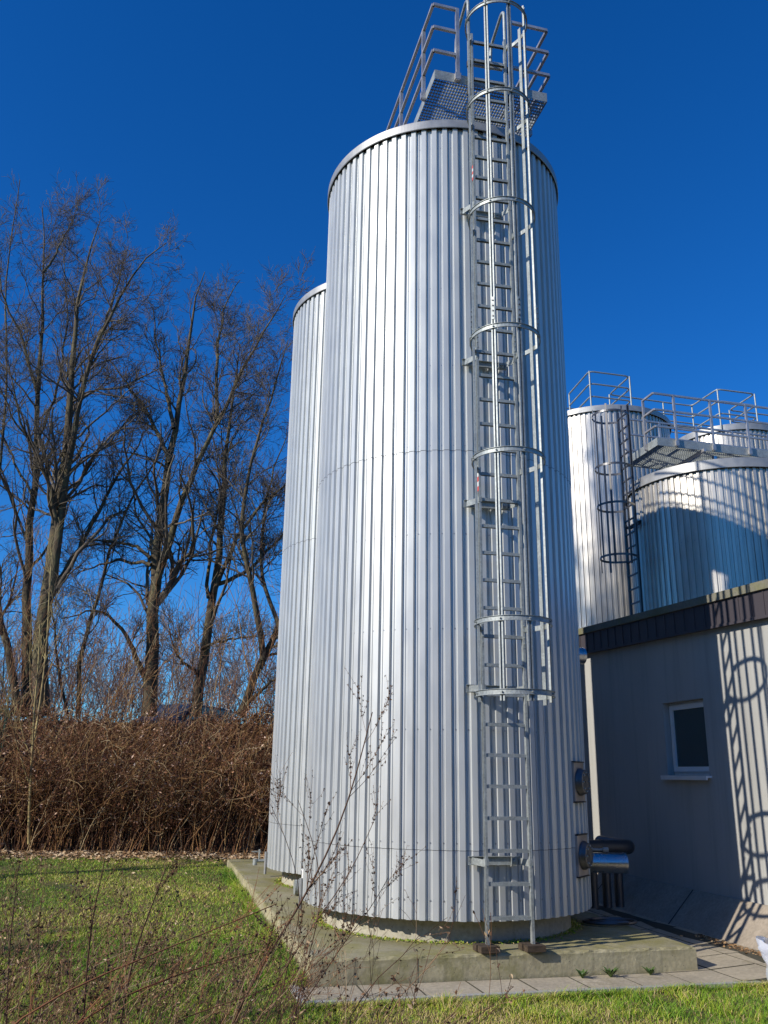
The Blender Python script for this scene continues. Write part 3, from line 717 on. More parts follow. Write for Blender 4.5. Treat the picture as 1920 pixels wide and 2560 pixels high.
# ------------------------------------------------------------------ building
def wp(s_, z, out=0.0): return W0 + wd * s_ + wn * out + zz * z
def s_of(P): return float(np.dot(P - W0, wd))
S0, S1 = -2.0, 6.2
def wpx(X, Y):
    P = onplane(X, Y, W0, wn); return s_of(P), P[2]
def ztop(s_): return 1.763 + 0.034 * s_      # roof line rises slightly to the rear
bd = thing('flat_roof_building', 'low rendered building with dark roof fascia at the right', 'building', tuple(wp(0, ZP)))
sL, zT = wpx(1656, 1757); sR, zT2 = wpx(1757, 1747); sL2, zB = wpx(1664, 1938); 
sL, sR = max(sL, sR), min(sL, sR); zT = (zT + zT2) / 2; 
mb = MB()
DB = 2.9
ss = [S0, sR, sL, S1]; zsl = [ZP - 0.1, zB, zT, None]
def zl(k_, s_): return zsl[k_] if zsl[k_] is not None else ztop(s_) + 0.02
for i in range(3):
    for j in range(3):
        if i == 1 and j == 1: continue
        mb.add([wp(ss[i], zl(j, ss[i])), wp(ss[i + 1], zl(j, ss[i + 1])), wp(ss[i + 1], zl(j + 1, ss[i + 1])), wp(ss[i], zl(j + 1, ss[i]))], [[(0, 1, 2, 3)]])
rd = -0.14
for (a, za), (b_, zb_) in (((sR, zB), (sL, zB)), ((sL, zB), (sL, zT)), ((sL, zT), (sR, zT)), ((sR, zT), (sR, zB))):
    mb.add([wp(a, za), wp(b_, zb_), wp(b_, zb_, rd), wp(a, za, rd)], [[(0, 1, 2, 3)]])
for a in (S0, S1):
    mb.add([wp(a, ZP - 0.1), wp(a, ZP - 0.1, -DB), wp(a, ztop(a) + 0.02, -DB), wp(a, ztop(a) + 0.02)], [[(0, 1, 2, 3)]])
mb.add([wp(S0, ZP - 0.1, -DB), wp(S1, ZP - 0.1, -DB), wp(S1, ztop(S1), -DB), wp(S0, ztop(S0), -DB)], [[(0, 1, 2, 3)]])
mb.build('wall', ['render_wall'], bd)
mb = MB()
mb.add([wp(S0, ztop(S0) + 0.39, 0.10), wp(S1, ztop(S1) + 0.39, 0.10), wp(S1, ztop(S1) + 0.39, -DB), wp(S0, ztop(S0) + 0.39, -DB)], [[(0, 1, 2, 3)]])
mb.build('roof', ['coping'], bd)
mb = MB()   # fascia panels with standing seams
FO = 0.085
mb.add([wp(S0, ztop(S0), 0.0), wp(S1, ztop(S1), 0.0), wp(S1, ztop(S1), FO), wp(S0, ztop(S0), FO)], [[(0, 1, 2, 3)]])
mb.add([wp(S0, ztop(S0), FO), wp(S1, ztop(S1), FO), wp(S1, ztop(S1) + 0.30, FO), wp(S0, ztop(S0) + 0.30, FO)], [[(0, 1, 2, 3)]])
s_ = S0 + 0.1
while s_ < S1:
    mb.beam(wp(s_, ztop(s_) + 0.01, FO + 0.005), wp(s_, ztop(s_) + 0.29, FO + 0.005), 0.012, 0.01, side=wd); s_ += 0.22
mb.beam(wp(S0, ztop(S0) + 0.005, FO + 0.008), wp(S1, ztop(S1) + 0.005, FO + 0.008), 0.015, 0.03, side=wn)
mb.build('fascia', ['fascia'], bd)
mb = MB()
mb.beam(wp(S0, ztop(S0) + 0.35, 0.02), wp(S1, ztop(S1) + 0.35, 0.02), 0.20, 0.095, side=wn)
mb.build('coping', ['coping'], bd)
# window
wf = None
fw_ = 0.055
def fbox(mb, s0, s1, z0, z1, out, th, mat=0):
    mb.box(wp((s0 + s1) / 2, (z0 + z1) / 2, out), wd * (s1 - s0), wn * th, zz * (z1 - z0), mat=mat)
def frame(mb, s0, s1, z0, z1, w_, out, th):
    fbox(mb, s0, s0 + w_, z0, z1, out, th); fbox(mb, s1 - w_, s1, z0, z1, out, th)
    fbox(mb, s0 + w_, s1 - w_, z0, z0 + w_, out, th); fbox(mb, s0 + w_, s1 - w_, z1 - w_, z1, out, th)
mb = MB()
frame(mb, sR + 0.002, sL - 0.002, zB + 0.002, zT - 0.002, 0.05, -0.125, 0.05)
win = mb.build('window', ['white_plastic'], bd)
mb = MB(); frame(mb, sR + 0.035, sL - 0.035, zB + 0.045, zT - 0.035, 0.06, -0.095, 0.05); mb.build('sash', ['white_plastic'], win)
mb = MB(); fbox(mb, sR + 0.09, sL - 0.09, zB + 0.1, zT - 0.09, -0.10, 0.01); mb.build('pane', ['glass_dark'], win)
mb = MB(); fbox(mb, sR - 0.04, sL + 0.05, zB - 0.03, zB - 0.004, -0.02, 0.2); fbox(mb, sR - 0.04, sL + 0.05, zB - 0.055, zB - 0.03, 0.068, 0.02)
mb.build('sill', ['white_plastic'], bd)
# sloping concrete apron at the wall foot
mb = MB(); zc_ = -1.254
q = []
for s_ in (S0, S1):
    q += [wp(s_, zc_, 0.004), wp(s_, zc_, 0.03), wp(s_, ZP + 0.03, 0.42), wp(s_, ZP - 0.1, 0.42), wp(s_, ZP - 0.1, 0.004)]
mb.add(q, [[(i, (i + 1) % 5, 5 + (i + 1) % 5, 5 + i) for i in range(5)]]); mb.add(q[:5], [[(0, 1, 2, 3, 4)]]); mb.add(q[5:], [[(4, 3, 2, 1, 0)]])
for s_ in np.arange(0.9, S1, 2.0): mb.beam(wp(s_, zc_ - 0.003, 0.036), wp(s_, ZP + 0.035, 0.42), 0.01, 0.008, side=wd, mat=1)
topmesh(mb, 'concrete_apron', ['apron', 'dark_gap'], 'sloping brown concrete apron along the foot of the building wall', 'apron')

# ------------------------------------------------------------------ pipes between tank and building
def pipe(name, pts, r, mat, label, k=20, collars=(), endm=None, cat='pipe'):
    o = thing(name, label, cat, tuple(pts[0]))
    mb = MB(); mb.tube(pts, r, k); mb.build('casing', [mat], o)
    for (p_, d_) in collars:
        mb = MB(); p_ = np.array(p_); d_ = np.array(d_) / np.linalg.norm(d_); mb.tube([p_ - d_ * 0.012, p_ + d_ * 0.012], r * 1.05, k); mb.build('collar', [endm or mat], o)
    return o
Y_ = 11.25
hu = u
def bend(a, corner, b_, r, n_=7):
    a, corner, b_ = map(np.array, (a, corner, b_)); d1 = (a - corner); d1 = d1 / np.linalg.norm(d1); d2 = b_ - corner; d2 = d2 / np.linalg.norm(d2)
    return [a] + [(1 - q) ** 2 * (corner + d1 * r) + 2 * q * (1 - q) * corner + q * q * (corner + d2 * r) for q in np.linspace(0, 1, n_)] + [b_]
pA = X3(1.95, 11.2, -0.80); pB = X3(3.13, 11.42, -0.80)
pipe('insulated_pipe', bend(pA, pB, pB + v * 0.8 , 0.12), 0.085, 'black_jacket', 'black jacketed pipe with rounded elbow behind the tall tank', collars=[((2.75, 11.35, -0.80), (1, 0.18, 0))])
qa = X3(1.85, 10.60, -0.915); qb = X3(2.84, 10.62, -0.915)
pipe('steel_pipe', [qa, qb], 0.11, 'stainless', 'shiny steel duct stub below the black jacketed pipe', collars=[((2.81, 10.62, -0.915), (1, 0.02, 0)), ((2.3, 10.61, -0.915), (1, 0.02, 0))], endm='stainless', k=28)
qa = X3(1.7, 11.2, 1.55); qb = X3(2.66, 11.4, 1.55)
pipe('steel_pipe', [qa, qb], 0.105, 'stainless', 'shiny steel duct stub high behind the tall tank under the roof edge', collars=[((2.63, 11.394, 1.55), (1, 0.2, 0))], endm='stainless', k=28)
for k_, (x, y, lb) in enumerate(((2.62, 11.35, 'first dark upright pipe standing under the steel duct, next to the tank'), (2.80, 11.42, 'middle dark upright pipe standing under the steel duct'), (2.97, 11.5, 'dark upright pipe under the duct, the one nearest the wall'))):
    pipe('upright_pipe', [X3(x, y, Z_SLAB - 0.01), X3(x, y, -1.02)], 0.055, 'dark_steel', lb, k=14, collars=[((x, y, Z_SLAB + 0.05), (0, 0, 1))])
mb = MB(); mb.tube([X3(2.3, 10.60, -0.775), X3(2.60, 10.61, -0.775)], 0.014, 8); mb.tube([X3(2.58, 10.61, -0.775), X3(2.64, 10.61, -0.775)], 0.028, 10)
topmesh(mb, 'sensor_rod', ['galvanised'], 'thin steel rod with round head lying along the shiny duct', 'rod')
mb = MB(); P = []
for k_ in range(46):
    a = k_ / 45 * 3.6 * math.pi; P.append(X3(2.42 + 0.26 * math.cos(a) + 0.01 * k_ * 0.3, 10.05 + 0.16 * math.sin(a), Z_SLAB + 0.02 + 0.0006 * k_))
mb.tube(P, 0.016, 8)
topmesh(mb, 'hose', ['dark_steel'], 'grey hose coiled on the slab behind the tall tank', 'hose')
# outlet valve between the tall tanks, drain tap by the rear tank
vc = X3(-1.02, 11.95, -1.38)
ov = thing('outlet_valve', 'steel outlet valve on a pipe stub between the two tall tanks', 'valve', tuple(vc))
mb = MB(); mb.tube([vc + u * 0.75, vc - u * 0.02], 0.055, 16); mb.build('pipe_stub', ['stainless'], ov)
mb = MB(); mb.tube([vc - u * 0.05, vc + u * 0.02], 0.09, 20); mb.tube([vc + u * 0.10, vc + u * 0.14], 0.08, 20); mb.build('flange', ['galvanised'], ov)
mb = MB(); mb.tube([vc + u * 0.06, vc + u * 0.06 + zz * 0.2], 0.022, 10); mb.beam(vc + u * 0.06 + zz * 0.2 - v * 0.08, vc + u * 0.06 + zz * 0.2 + v * 0.1, 0.03, 0.02); mb.build('lever', ['white_plastic'], ov)
vd_ = X3(-1.85, 13.9, -1.25)
dv = thing('drain_tap', 'small pale drain tap on a pipe at the foot of the rear tank', 'tap', tuple(vd_))
mb = MB(); mb.tube([vd_, vd_ + u * 0.5], 0.022, 10); mb.tube([vd_ + zz * 0.03, vd_ - zz * 0.06], 0.034, 10); mb.build('pipe_stub', ['galvanised'], dv)
mb = MB(); mb.tube([vd_ + u * 0.06, vd_ + u * 0.06 + zz * 0.16], 0.014, 8); mb.beam(vd_ + u * 0.06 + zz * 0.13 - u * 0.12, vd_ + u * 0.08 + zz * 0.13, 0.02, 0.015); mb.build('lever', ['galvanised'], dv)

# clear plastic sack at the right edge
mb = MB(); nl, k = 14, 26; c_ = X3(3.43, 8.0, ZP)
P = []
for i in range(nl):
    t_ = i / (nl - 1)
    for j in range(k):
        a = j / k * 2 * math.pi
        r = (0.13 + 0.06 * t_) * (1 + 0.10 * math.sin(a * 5 + t_ * 6) + 0.06 * math.sin(a * 9 - t_ * 11)) * (1.0 if i < nl - 3 else 1.12 - 0.05 * (i - nl + 3))
        P.append(c_ + X3(r * math.cos(a), r * math.sin(a), 0.40 * t_ + 0.02 * math.sin(a * 3) * t_))
mb.add(P, [[(l * k + i, l * k + (i + 1) % k, (l + 1) * k + (i + 1) % k, (l + 1) * k + i) for l in range(nl - 1) for i in range(k)]], 0, True)
sk = thing('plastic_sack', 'crumpled clear plastic sack standing on the paving at the right edge', 'sack', tuple(c_))
mb.build('bag', ['frosted_bag'], sk)
mb = MB(); mb.box(c_ + zz * 0.13 + X3(-0.02, 0, 0), u * 0.12, v * 0.12, zz * 0.16); mb.build('contents', ['yellow_plastic'], sk)

# ------------------------------------------------------------------ vegetation
def resample(pts, n):
    pts = np.asarray(pts, float); d = np.r_[0, np.cumsum(np.linalg.norm(np.diff(pts, axis=0), axis=1))]
    q = np.linspace(0, d[-1], n); return np.stack([np.interp(q, d, pts[:, k]) for k in range(3)], 1)
def smooth(pts, n):
    pts = np.asarray(pts, float); P = resample(pts, n)
    for _ in range(2): P[1:-1] = (P[:-2] + 2 * P[1:-1] + P[2:]) / 4
    return P
def children(P, rad, per, lo, hi, ang, ratio, N, up=0.25, wig=0.12, rr=0.55, lmin=0.15, tf=0.55):
    """P (M,n,3) rad (M,n) -> children curves (M*per,N,3) with radii"""
    M, n, _ = P.shape
    t_ = rng.uniform(lo, hi, (M, per)); t_.sort(axis=1)
    f = t_ * (n - 1); i = np.minimum(f.astype(int), n - 2); w_ = (f - i)[..., None]
    ii = np.arange(M)[:, None]
    base = P[ii, i] * (1 - w_) + P[ii, i + 1] * w_
    tg = P[ii, i + 1] - P[ii, i]; tg /= np.linalg.norm(tg, axis=-1)[..., None] + 1e-9
    r0_ = rad[ii, i] * (1 - w_[..., 0]) + rad[ii, i + 1] * w_[..., 0]
    L = np.linalg.norm(np.diff(P, axis=1), axis=2).sum(1)[:, None] * ratio * rng.uniform(0.55, 1.2, (M, per)) * (1.15 - tf * t_)
    L = np.maximum(L, lmin)
    rv = rng.normal(size=(M, per, 3)); rv -= tg * (rv * tg).sum(-1)[..., None]; rv /= np.linalg.norm(rv, axis=-1)[..., None] + 1e-9
    a = np.radians(rng.normal(ang, ang * 0.25, (M, per)))[..., None]
    d = tg * np.cos(a) + rv * np.sin(a); d[..., 2] += up * 0.5; d /= np.linalg.norm(d, axis=-1)[..., None]
    base = base.reshape(-1, 3); d = d.reshape(-1, 3); L = L.reshape(-1); r0_ = r0_.reshape(-1)
    out = [base]; cur = base.copy()
    for k in range(1, N):
        d = d + rng.normal(size=d.shape) * wig; d[:, 2] += up / N; d /= np.linalg.norm(d, axis=1)[:, None]
        cur = cur + d * (L / (N - 1))[:, None]; out.append(cur)
    C = np.stack(out, 1)
    rs = np.minimum(r0_ * rr, L * 0.022)[:, None] * np.linspace(1, 0.35, N)[None]
    return C, rs
def bare_tree(label, limbs, depth, seed, per=(13, 8, 6, 3), rmin=0.0042, group=None, spread=1.0, dense=1.0):
    """limbs: list of (radius at start, radius at end, [(pixel x, pixel y)...], depth slope) traced as limbs standing at the given distance"""
    global rng
    rng = np.random.default_rng(seed)
    L0 = []
    for (ra, rb, px, dd) in limbs:
        n = len(px)
        pts = [ony(X, Y, depth + dd * k / max(1, n - 1)) for k, (X, Y) in enumerate(px)]
        L0.append((smooth(pts, 16), np.linspace(ra * 0.86, min(rb, 0.011), 16)))
    P = np.stack([a for a, _ in L0]); Rr = np.stack([b for _, b in L0])
    P[:, 1:-1] += rng.normal(size=P[:, 1:-1].shape) * 0.02
    P0 = P[0, 0]
    o = thing('bare_tree', label, 'tree', (float(P0[0]), float(P0[1]), float(P0[2])), group)
    mb = MB(); tubes(mb, P, Rr, 9)
    # burls where limbs part
    mb.build('trunk', ['bark'], o)
    mb = MB()
    c1, r1 = children(P, Rr, int(per[0] * dense), 0.18, 1.0, 44, 0.30 * spread, 11, up=0.30, wig=0.17, rr=0.42, lmin=0.9, tf=0.92)
    ll = np.repeat(np.linalg.norm(np.diff(P, axis=1), axis=2).sum(1), int(per[0] * dense))
    keep = rng.uniform(0, 1, len(c1)) < np.clip(ll / 8.5, 0.25, 1); c1 = c1[keep]; r1 = r1[keep]
    r1 = np.maximum(r1, rmin * 1.6); tubes(mb, c1, r1, 5)
    c2, r2 = children(c1, r1, per[1], 0.10, 0.97, 40, 0.50, 8, up=0.30, wig=0.19, rr=0.6, tf=0.65, lmin=0.5)
    r2 = np.maximum(r2, rmin * 1.15); tubes(mb, c2, r2, 4)
    c3, r3 = children(c2, r2, per[2], 0.08, 0.98, 42, 0.50, 5, up=0.25, wig=0.22, rr=0.65, lmin=0.3)
    r3 = np.maximum(r3, rmin); tubes(mb, c3, r3, 3)
    c4, r4 = children(c3, r3, per[3], 0.1, 1.0, 36, 0.6, 3, up=0.15, wig=0.16, rr=0.8, lmin=0.2)
    r4 = np.maximum(r4, rmin * 0.85); tubes(mb, c4, r4, 3)
    mb.build('crown', ['twig'], o)
    return o
G = 'bare trees on the bank'
bare_tree('leaning bare tree cut by the left edge, first of the row on the bank', [
    (0.13, 0.04, [(43, 1785), (30, 1656), (0, 1547), (-60, 1300), (-90, 1000)], 0.5),
    (0.06, 0.015, [(0, 1547), (-20, 1350), (0, 1150), (20, 980), (10, 700), (50, 450)], 1.0),
    (0.05, 0.012, [(-50, 1350), (-120, 1150), (-160, 900)], -1.0)], 22.0, 11, per=(20, 7, 4, 2), group=G)
bare_tree('straight bare tree second from the left, trunk forking high up', [
    (0.16, 0.03, [(67, 1790), (65, 1547), (74, 1287), (91, 1200), (93, 984), (108, 810), (110, 680), (106, 520)], 0.6),
    (0.06, 0.012, [(93, 984), (56, 854), (9, 745), (-20, 600)], -0.8),
    (0.05, 0.012, [(110, 680), (143, 628), (195, 520)], 0.8),
    (0.05, 0.012, [(93, 1100), (150, 960), (170, 800), (160, 640)], 1.4),
    (0.045, 0.012, [(80, 1240), (20, 1120), (-40, 1000)], 1.2)], 22.3, 12, per=(25, 7, 4, 2), group=G)
bare_tree('thick multi stemmed bare tree third from the left with fanning limbs', [
    (0.24, 0.03, [(105, 1790), (87, 1612), (130, 1417), (147, 1243), (165, 1157), (174, 962), (191, 789), (197, 698), (251, 550)], 0.4),
    (0.14, 0.02, [(130, 1482), (160, 1200), (178, 1114), (208, 954), (243, 854), (304, 724), (360, 646), (416, 607)], -1.2),
    (0.07, 0.015, [(208, 954), (278, 767), (321, 615)], 1.0),
    (0.08, 0.015, [(142, 1460), (187, 1395), (260, 1250), (340, 1110), (400, 1040)], 1.5),
    (0.07, 0.015, [(150, 1350), (120, 1200), (60, 1080), (20, 900)], -1.5)], 21.6, 13, per=(25, 7, 4, 2), group=G)
bare_tree('slim bare tree arching right between the thick tree and the mossy one', [
    (0.075, 0.015, [(195, 1785), (204, 1612), (260, 1439), (304, 1287), (356, 1200), (420, 1110), (450, 1000)], 0.6),
    (0.05, 0.012, [(169, 1785), (143, 1677), (143, 1590), (120, 1480), (100, 1380)], -0.5)], 23.0, 14, per=(16, 6, 4, 2), group=G)
bare_tree('mossy bare tree in the middle of the row, forking into two tall stems', [
    (0.22, 0.03, [(373, 1790), (388, 1712), (382, 1634), (378, 1525), (390, 1460), (386, 1374), (416, 1200), (425, 1158), (434, 1071), (460, 967), (473, 854), (473, 767), (512, 680)], 0.5),
    (0.12, 0.02, [(390, 1460), (416, 1374), (460, 1222), (486, 1184), (534, 1071), (573, 993), (642, 854), (712, 741)], -1.2),
    (0.08, 0.015, [(425, 1158), (378, 1049), (304, 941), (260, 880)], 1.0),
    (0.07, 0.015, [(434, 1071), (417, 984), (391, 854), (382, 767)], 1.2),
    (0.085, 0.02, [(365, 1700), (330, 1612), (286, 1547), (239, 1521), (152, 1547)], -1.0),
    (0.06, 0.015, [(378, 1412), (330, 1402), (278, 1400), (174, 1443)], 1.0),
    (0.06, 0.015, [(375, 1395), (330, 1360), (250, 1350), (174, 1347)], 0.5),
    (0.07, 0.012, [(541, 1050), (540, 900), (560, 760), (600, 700)], 1.0)], 22.0, 15, per=(25, 7, 4, 2), group=G)
bare_tree('dark bare tree leaning right, next to the parked car', [
    (0.17, 0.03, [(490, 1790), (499, 1677), (521, 1569), (534, 1482), (551, 1374), (560, 1222), (565, 1097), (580, 1000), (600, 860)], 0.4),
    (0.08, 0.02, [(534, 1482), (586, 1352), (642, 1265), (716, 1213), (790, 1150)], -1.0),
    (0.07, 0.02, [(547, 1460), (625, 1426), (712, 1330), (780, 1260)], 1.0),
    (0.06, 0.012, [(521, 1495), (519, 1395), (543, 1287), (564, 1150), (540, 1020)], 1.2),
    (0.05, 0.012, [(505, 1620), (560, 1600), (640, 1590)], -1.2),
    (0.05, 0.012, [(500, 1690), (440, 1640), (420, 1560)], -0.8)], 22.4, 16, per=(25, 7, 4, 2), group=G)
bare_tree('bare tree behind the rear tank leaning far to the right', [
    (0.13, 0.03, [(600, 1790), (640, 1680), (703, 1569), (740, 1450), (770, 1320), (790, 1150)], 0.4),
    (0.10, 0.02, [(658, 1650), (651, 1547), (608, 1395), (599, 1287), (640, 1100), (690, 960), (720, 850)], -1.0),
    (0.07, 0.02, [(700, 1575), (650, 1440), (660, 1250), (720, 1080)], 1.2),
    (0.06, 0.02, [(610, 1770), (680, 1700), (760, 1640)], -1.4)], 21.8, 17, per=(25, 7, 4, 2), group=G)
# the bare tree beside the photographer's left, whose shade falls on lawn and tank
def offside_tree():
    global rng
    rng = np.random.default_rng(40)
    b = np.array([-13.4, 10.6, ZP])
    limbs = [[(0, 0, 0), (0.2, 0, 5), (0.1, 0.3, 11), (-0.2, 0.4, 18)], [(0.15, 0, 6.5), (1.6, 0.4, 11), (2.4, 0.6, 16.5)], [(0.15, 0.1, 7), (-1.2, 1.0, 11), (-1.8, 2.0, 16)], [(0.1, 0.2, 8), (0.6, -1.4, 13), (1.0, -2.2, 17)]]
    P = np.stack([smooth(np.array(l, float) * (1.15, 1.15, 1.3) + b, 16) for l in limbs]); Rr = np.stack([np.linspace(0.15 if i == 0 else 0.07, 0.015, 16) for i in range(4)])
    o = thing('bare_tree', 'tall bare tree standing alone on the lawn far to the left', 'tree', tuple(b))
    mb = MB(); tubes(mb, P, Rr, 9); mb.build('trunk', ['bark'], o)
    mb = MB(); c1, r1 = children(P, Rr, 12, 0.2, 1, 40, 0.4, 9, up=0.3, rr=0.45); tubes(mb, c1, r1, 4)
    c2, r2 = children(c1, r1, 8, 0.1, 1, 38, 0.45, 6, rr=0.6); r2 = np.maximum(r2, 0.014); tubes(mb, c2, r2, 3)
    c3, r3 = children(c2, r2, 4, 0.1, 1, 40, 0.5, 4, rr=0.7); r3 = np.maximum(r3, 0.008); tubes(mb, c3, r3, 3)
    mb.build('crown', ['twig'], o)
offside_tree()

rng = np.random.default_rng(21)
# young pale stem at the foot of the thicket
sp_ = ony(72, 2105, 18.6); sap = thing('young_tree', 'slim pale yellow sapling rising in front of the thicket at the left', 'tree', tuple(sp_))
limb = [[(72, 2110), (73, 2007), (78, 1926), (83, 1863), (83, 1808), (87, 1754), (97, 1660), (100, 1560)], [(83, 1863), (90, 1830), (100, 1754), (108, 1700), (118, 1600), (122, 1500), (130, 1380)], [(74, 1960), (50, 1890), (35, 1830), (20, 1770), (5, 1690)]]
P = np.stack([smooth([ony(x, y, 18.6 + k * 0.15 * d_) for k, (x, y) in enumerate(l)], 14) for l, d_ in zip(limb, (0, 1, -1))])
Rr = np.stack([np.linspace(0.034, 0.012, 14), np.linspace(0.024, 0.009, 14), np.linspace(0.02, 0.006, 14)])
mb = MB(); tubes(mb, P, Rr, 8); mb.build('trunk', ['young_bark'], sap)
mb = MB(); c1, r1 = children(P, Rr, 10, 0.3, 1, 30, 0.35, 7, up=0.3, rr=0.5); r1 = np.maximum(r1, 0.005); tubes(mb, c1, r1, 4)
c2, r2 = children(c1, r1, 5, 0.2, 1, 30, 0.4, 4, rr=0.7); r2 = np.maximum(r2, 0.004); tubes(mb, c2, r2, 3); mb.build('crown', ['young_bark'], sap)

# bramble thicket on the bank
def thicket():
    mb = MB(); M = 5200
    x = rng.uniform(-13, 2.0, M); w_ = rng.uniform(0, 1, M); y = 18.9 + w_ * 2.3
    z = bank_z(x, y)
    top = 1.42 - rng.uniform(0, 1, M) ** 1.5 * 1.0 + 0.22 * np.sin(x * 1.7) + 0.18 * np.sin(x * 4.1) + 0.14 * np.sin(x * 9.3) + np.where(rng.uniform(0, 1, M) < 0.10, rng.uniform(0, 0.9, M), 0)
    top = np.where(x < -8.3, top - 0.25, top)
    H = np.maximum(top - z, 0.5) * rng.uniform(0.5, 1.08, M)
    lean = rng.normal(0, 0.35, (M, 2)); lean[:, 0] += 0.18; lean[:, 1] -= 0.15
    N = 6; tt = np.linspace(0, 1, N)
    P = np.zeros((M, N, 3))
    P[:, :, 0] = x[:, None] + lean[:, :1] * H[:, None] * tt ** 1.6 + rng.normal(0, 0.04, (M, N))
    P[:, :, 1] = y[:, None] + lean[:, 1:] * H[:, None] * tt ** 1.6 + rng.normal(0, 0.04, (M, N))
    P[:, :, 2] = z[:, None] + H[:, None] * (tt - 0.15 * tt ** 3) - 0.03
    r = rng.uniform(0.004, 0.010, M)[:, None] * np.linspace(1, 0.5, N)
    tubes(mb, P, r, 3, 0, rng.uniform(0, 1, M) ** 1.2)
    c1, r1 = children(P, r, 4, 0.3, 1, 45, 0.35, 5, up=-0.1, wig=0.25, rr=0.8); r1 = np.maximum(r1, 0.0035)
    tubes(mb, c1, r1, 3, 0, rng.uniform(0, 1, len(c1)) ** 0.9)
    # clinging dead leaves and seed bits, gathered into drifts
    cl = rng.uniform(size=(900, 3)) * (15, 2.4, 1) + (-13, 18.6, 0)
    pick = rng.integers(0, len(c1), 52000); q = rng.integers(0, 5, 52000)
    C = c1[pick, q] + rng.normal(0, 0.05, (52000, 3))
    pick = rng.integers(0, M, 16000); q = rng.integers(0, 4, 16000); C3 = P[pick, q] + rng.normal(0, 0.06, (16000, 3)); C3[:, 1] -= 0.06
    leaves(mb, C3, rng.uniform(0.014, 0.04, 16000), rng.uniform(0, 0.9, 16000), 1)
    leaves(mb, C, rng.uniform(0.014, 0.045, 52000), np.clip(rng.uniform(0, 1, 52000) ** 1.3 + 0.12 * np.sin(C[:, 0] * 2.3), 0, 1), 1)
    topmesh(mb, 'bramble_thicket', ['bramble', 'dead_leaf'], 'dense brown leafless bramble thicket covering the bank', 'thicket', kind='stuff')
thicket()
# tall arching leafless stems standing out of the thicket
def stems(name, label, n, xr, yr, z0f, hr, mats, rad, kind='stuff', cat='brush', leanx=0.3, sub=(6, 3), rmin=0.003, leaf=0, lsize=(0.01, 0.02)):
    mb = MB(); x = rng.uniform(*xr, n); y = rng.uniform(*yr, n); z = z0f(x, y); H = rng.uniform(*hr, n); N = 8; tt = np.linspace(0, 1, N)
    lean = rng.normal(0, 0.22, (n, 2)); lean[:, 0] += leanx
    P = np.zeros((n, N, 3)); P[:, :, 0] = x[:, None] + lean[:, :1] * H[:, None] * tt ** 1.5; P[:, :, 1] = y[:, None] + lean[:, 1:] * H[:, None] * tt ** 1.5; P[:, :, 2] = z[:, None] + H[:, None] * tt - 0.05
    P[:, 1:, :] += rng.normal(0, 0.012, (n, N - 1, 3)) * H[:, None, None]
    r = rng.uniform(rad[0], rad[1], n)[:, None] * np.linspace(1, 0.35, N); tubes(mb, P, r, 4, 0, rng.uniform(0, 1, n))
    c1, r1 = children(P, r, sub[0], 0.3, 1, 35, 0.33, 5, up=0.25, rr=0.6); r1 = np.maximum(r1, rmin); tubes(mb, c1, r1, 3, 0, rng.uniform(0, 1, len(c1)))
    if sub[1]:
        c2, r2 = children(c1, r1, sub[1], 0.2, 1, 38, 0.45, 4, up=0.1, rr=0.7); r2 = np.maximum(r2, rmin); tubes(mb, c2, r2, 3, 0, rng.uniform(0, 1, len(c2)))
        c1 = c2
    if leaf:
        pk = rng.integers(0, len(c1), leaf); q = rng.integers(1, c1.shape[1], leaf)
        leaves(mb, c1[pk, q] + rng.normal(0, 0.01, (leaf, 3)), rng.uniform(*lsize, leaf), rng.uniform(0, 0.7, leaf), 0)
    return topmesh(mb, name, mats, label, cat, kind=kind)
stems('bank_saplings', 'fine leafless saplings sprouting along the top of the bank', 210, (-12, 2.0), (19.6, 21.6), bank_z, (2.2, 4.6), ['bramble'], (0.006, 0.016), leanx=0.15, rmin=0.004)
stems('distant_brush', 'hazy grey brown brush far beyond the bank', 420, (-24, 6), (33, 42), lambda x, y: np.full_like(x, 1.0), (2.6, 5.2), ['far_twig'], (0.015, 0.03), leanx=0.0, sub=(9, 5), rmin=0.009)
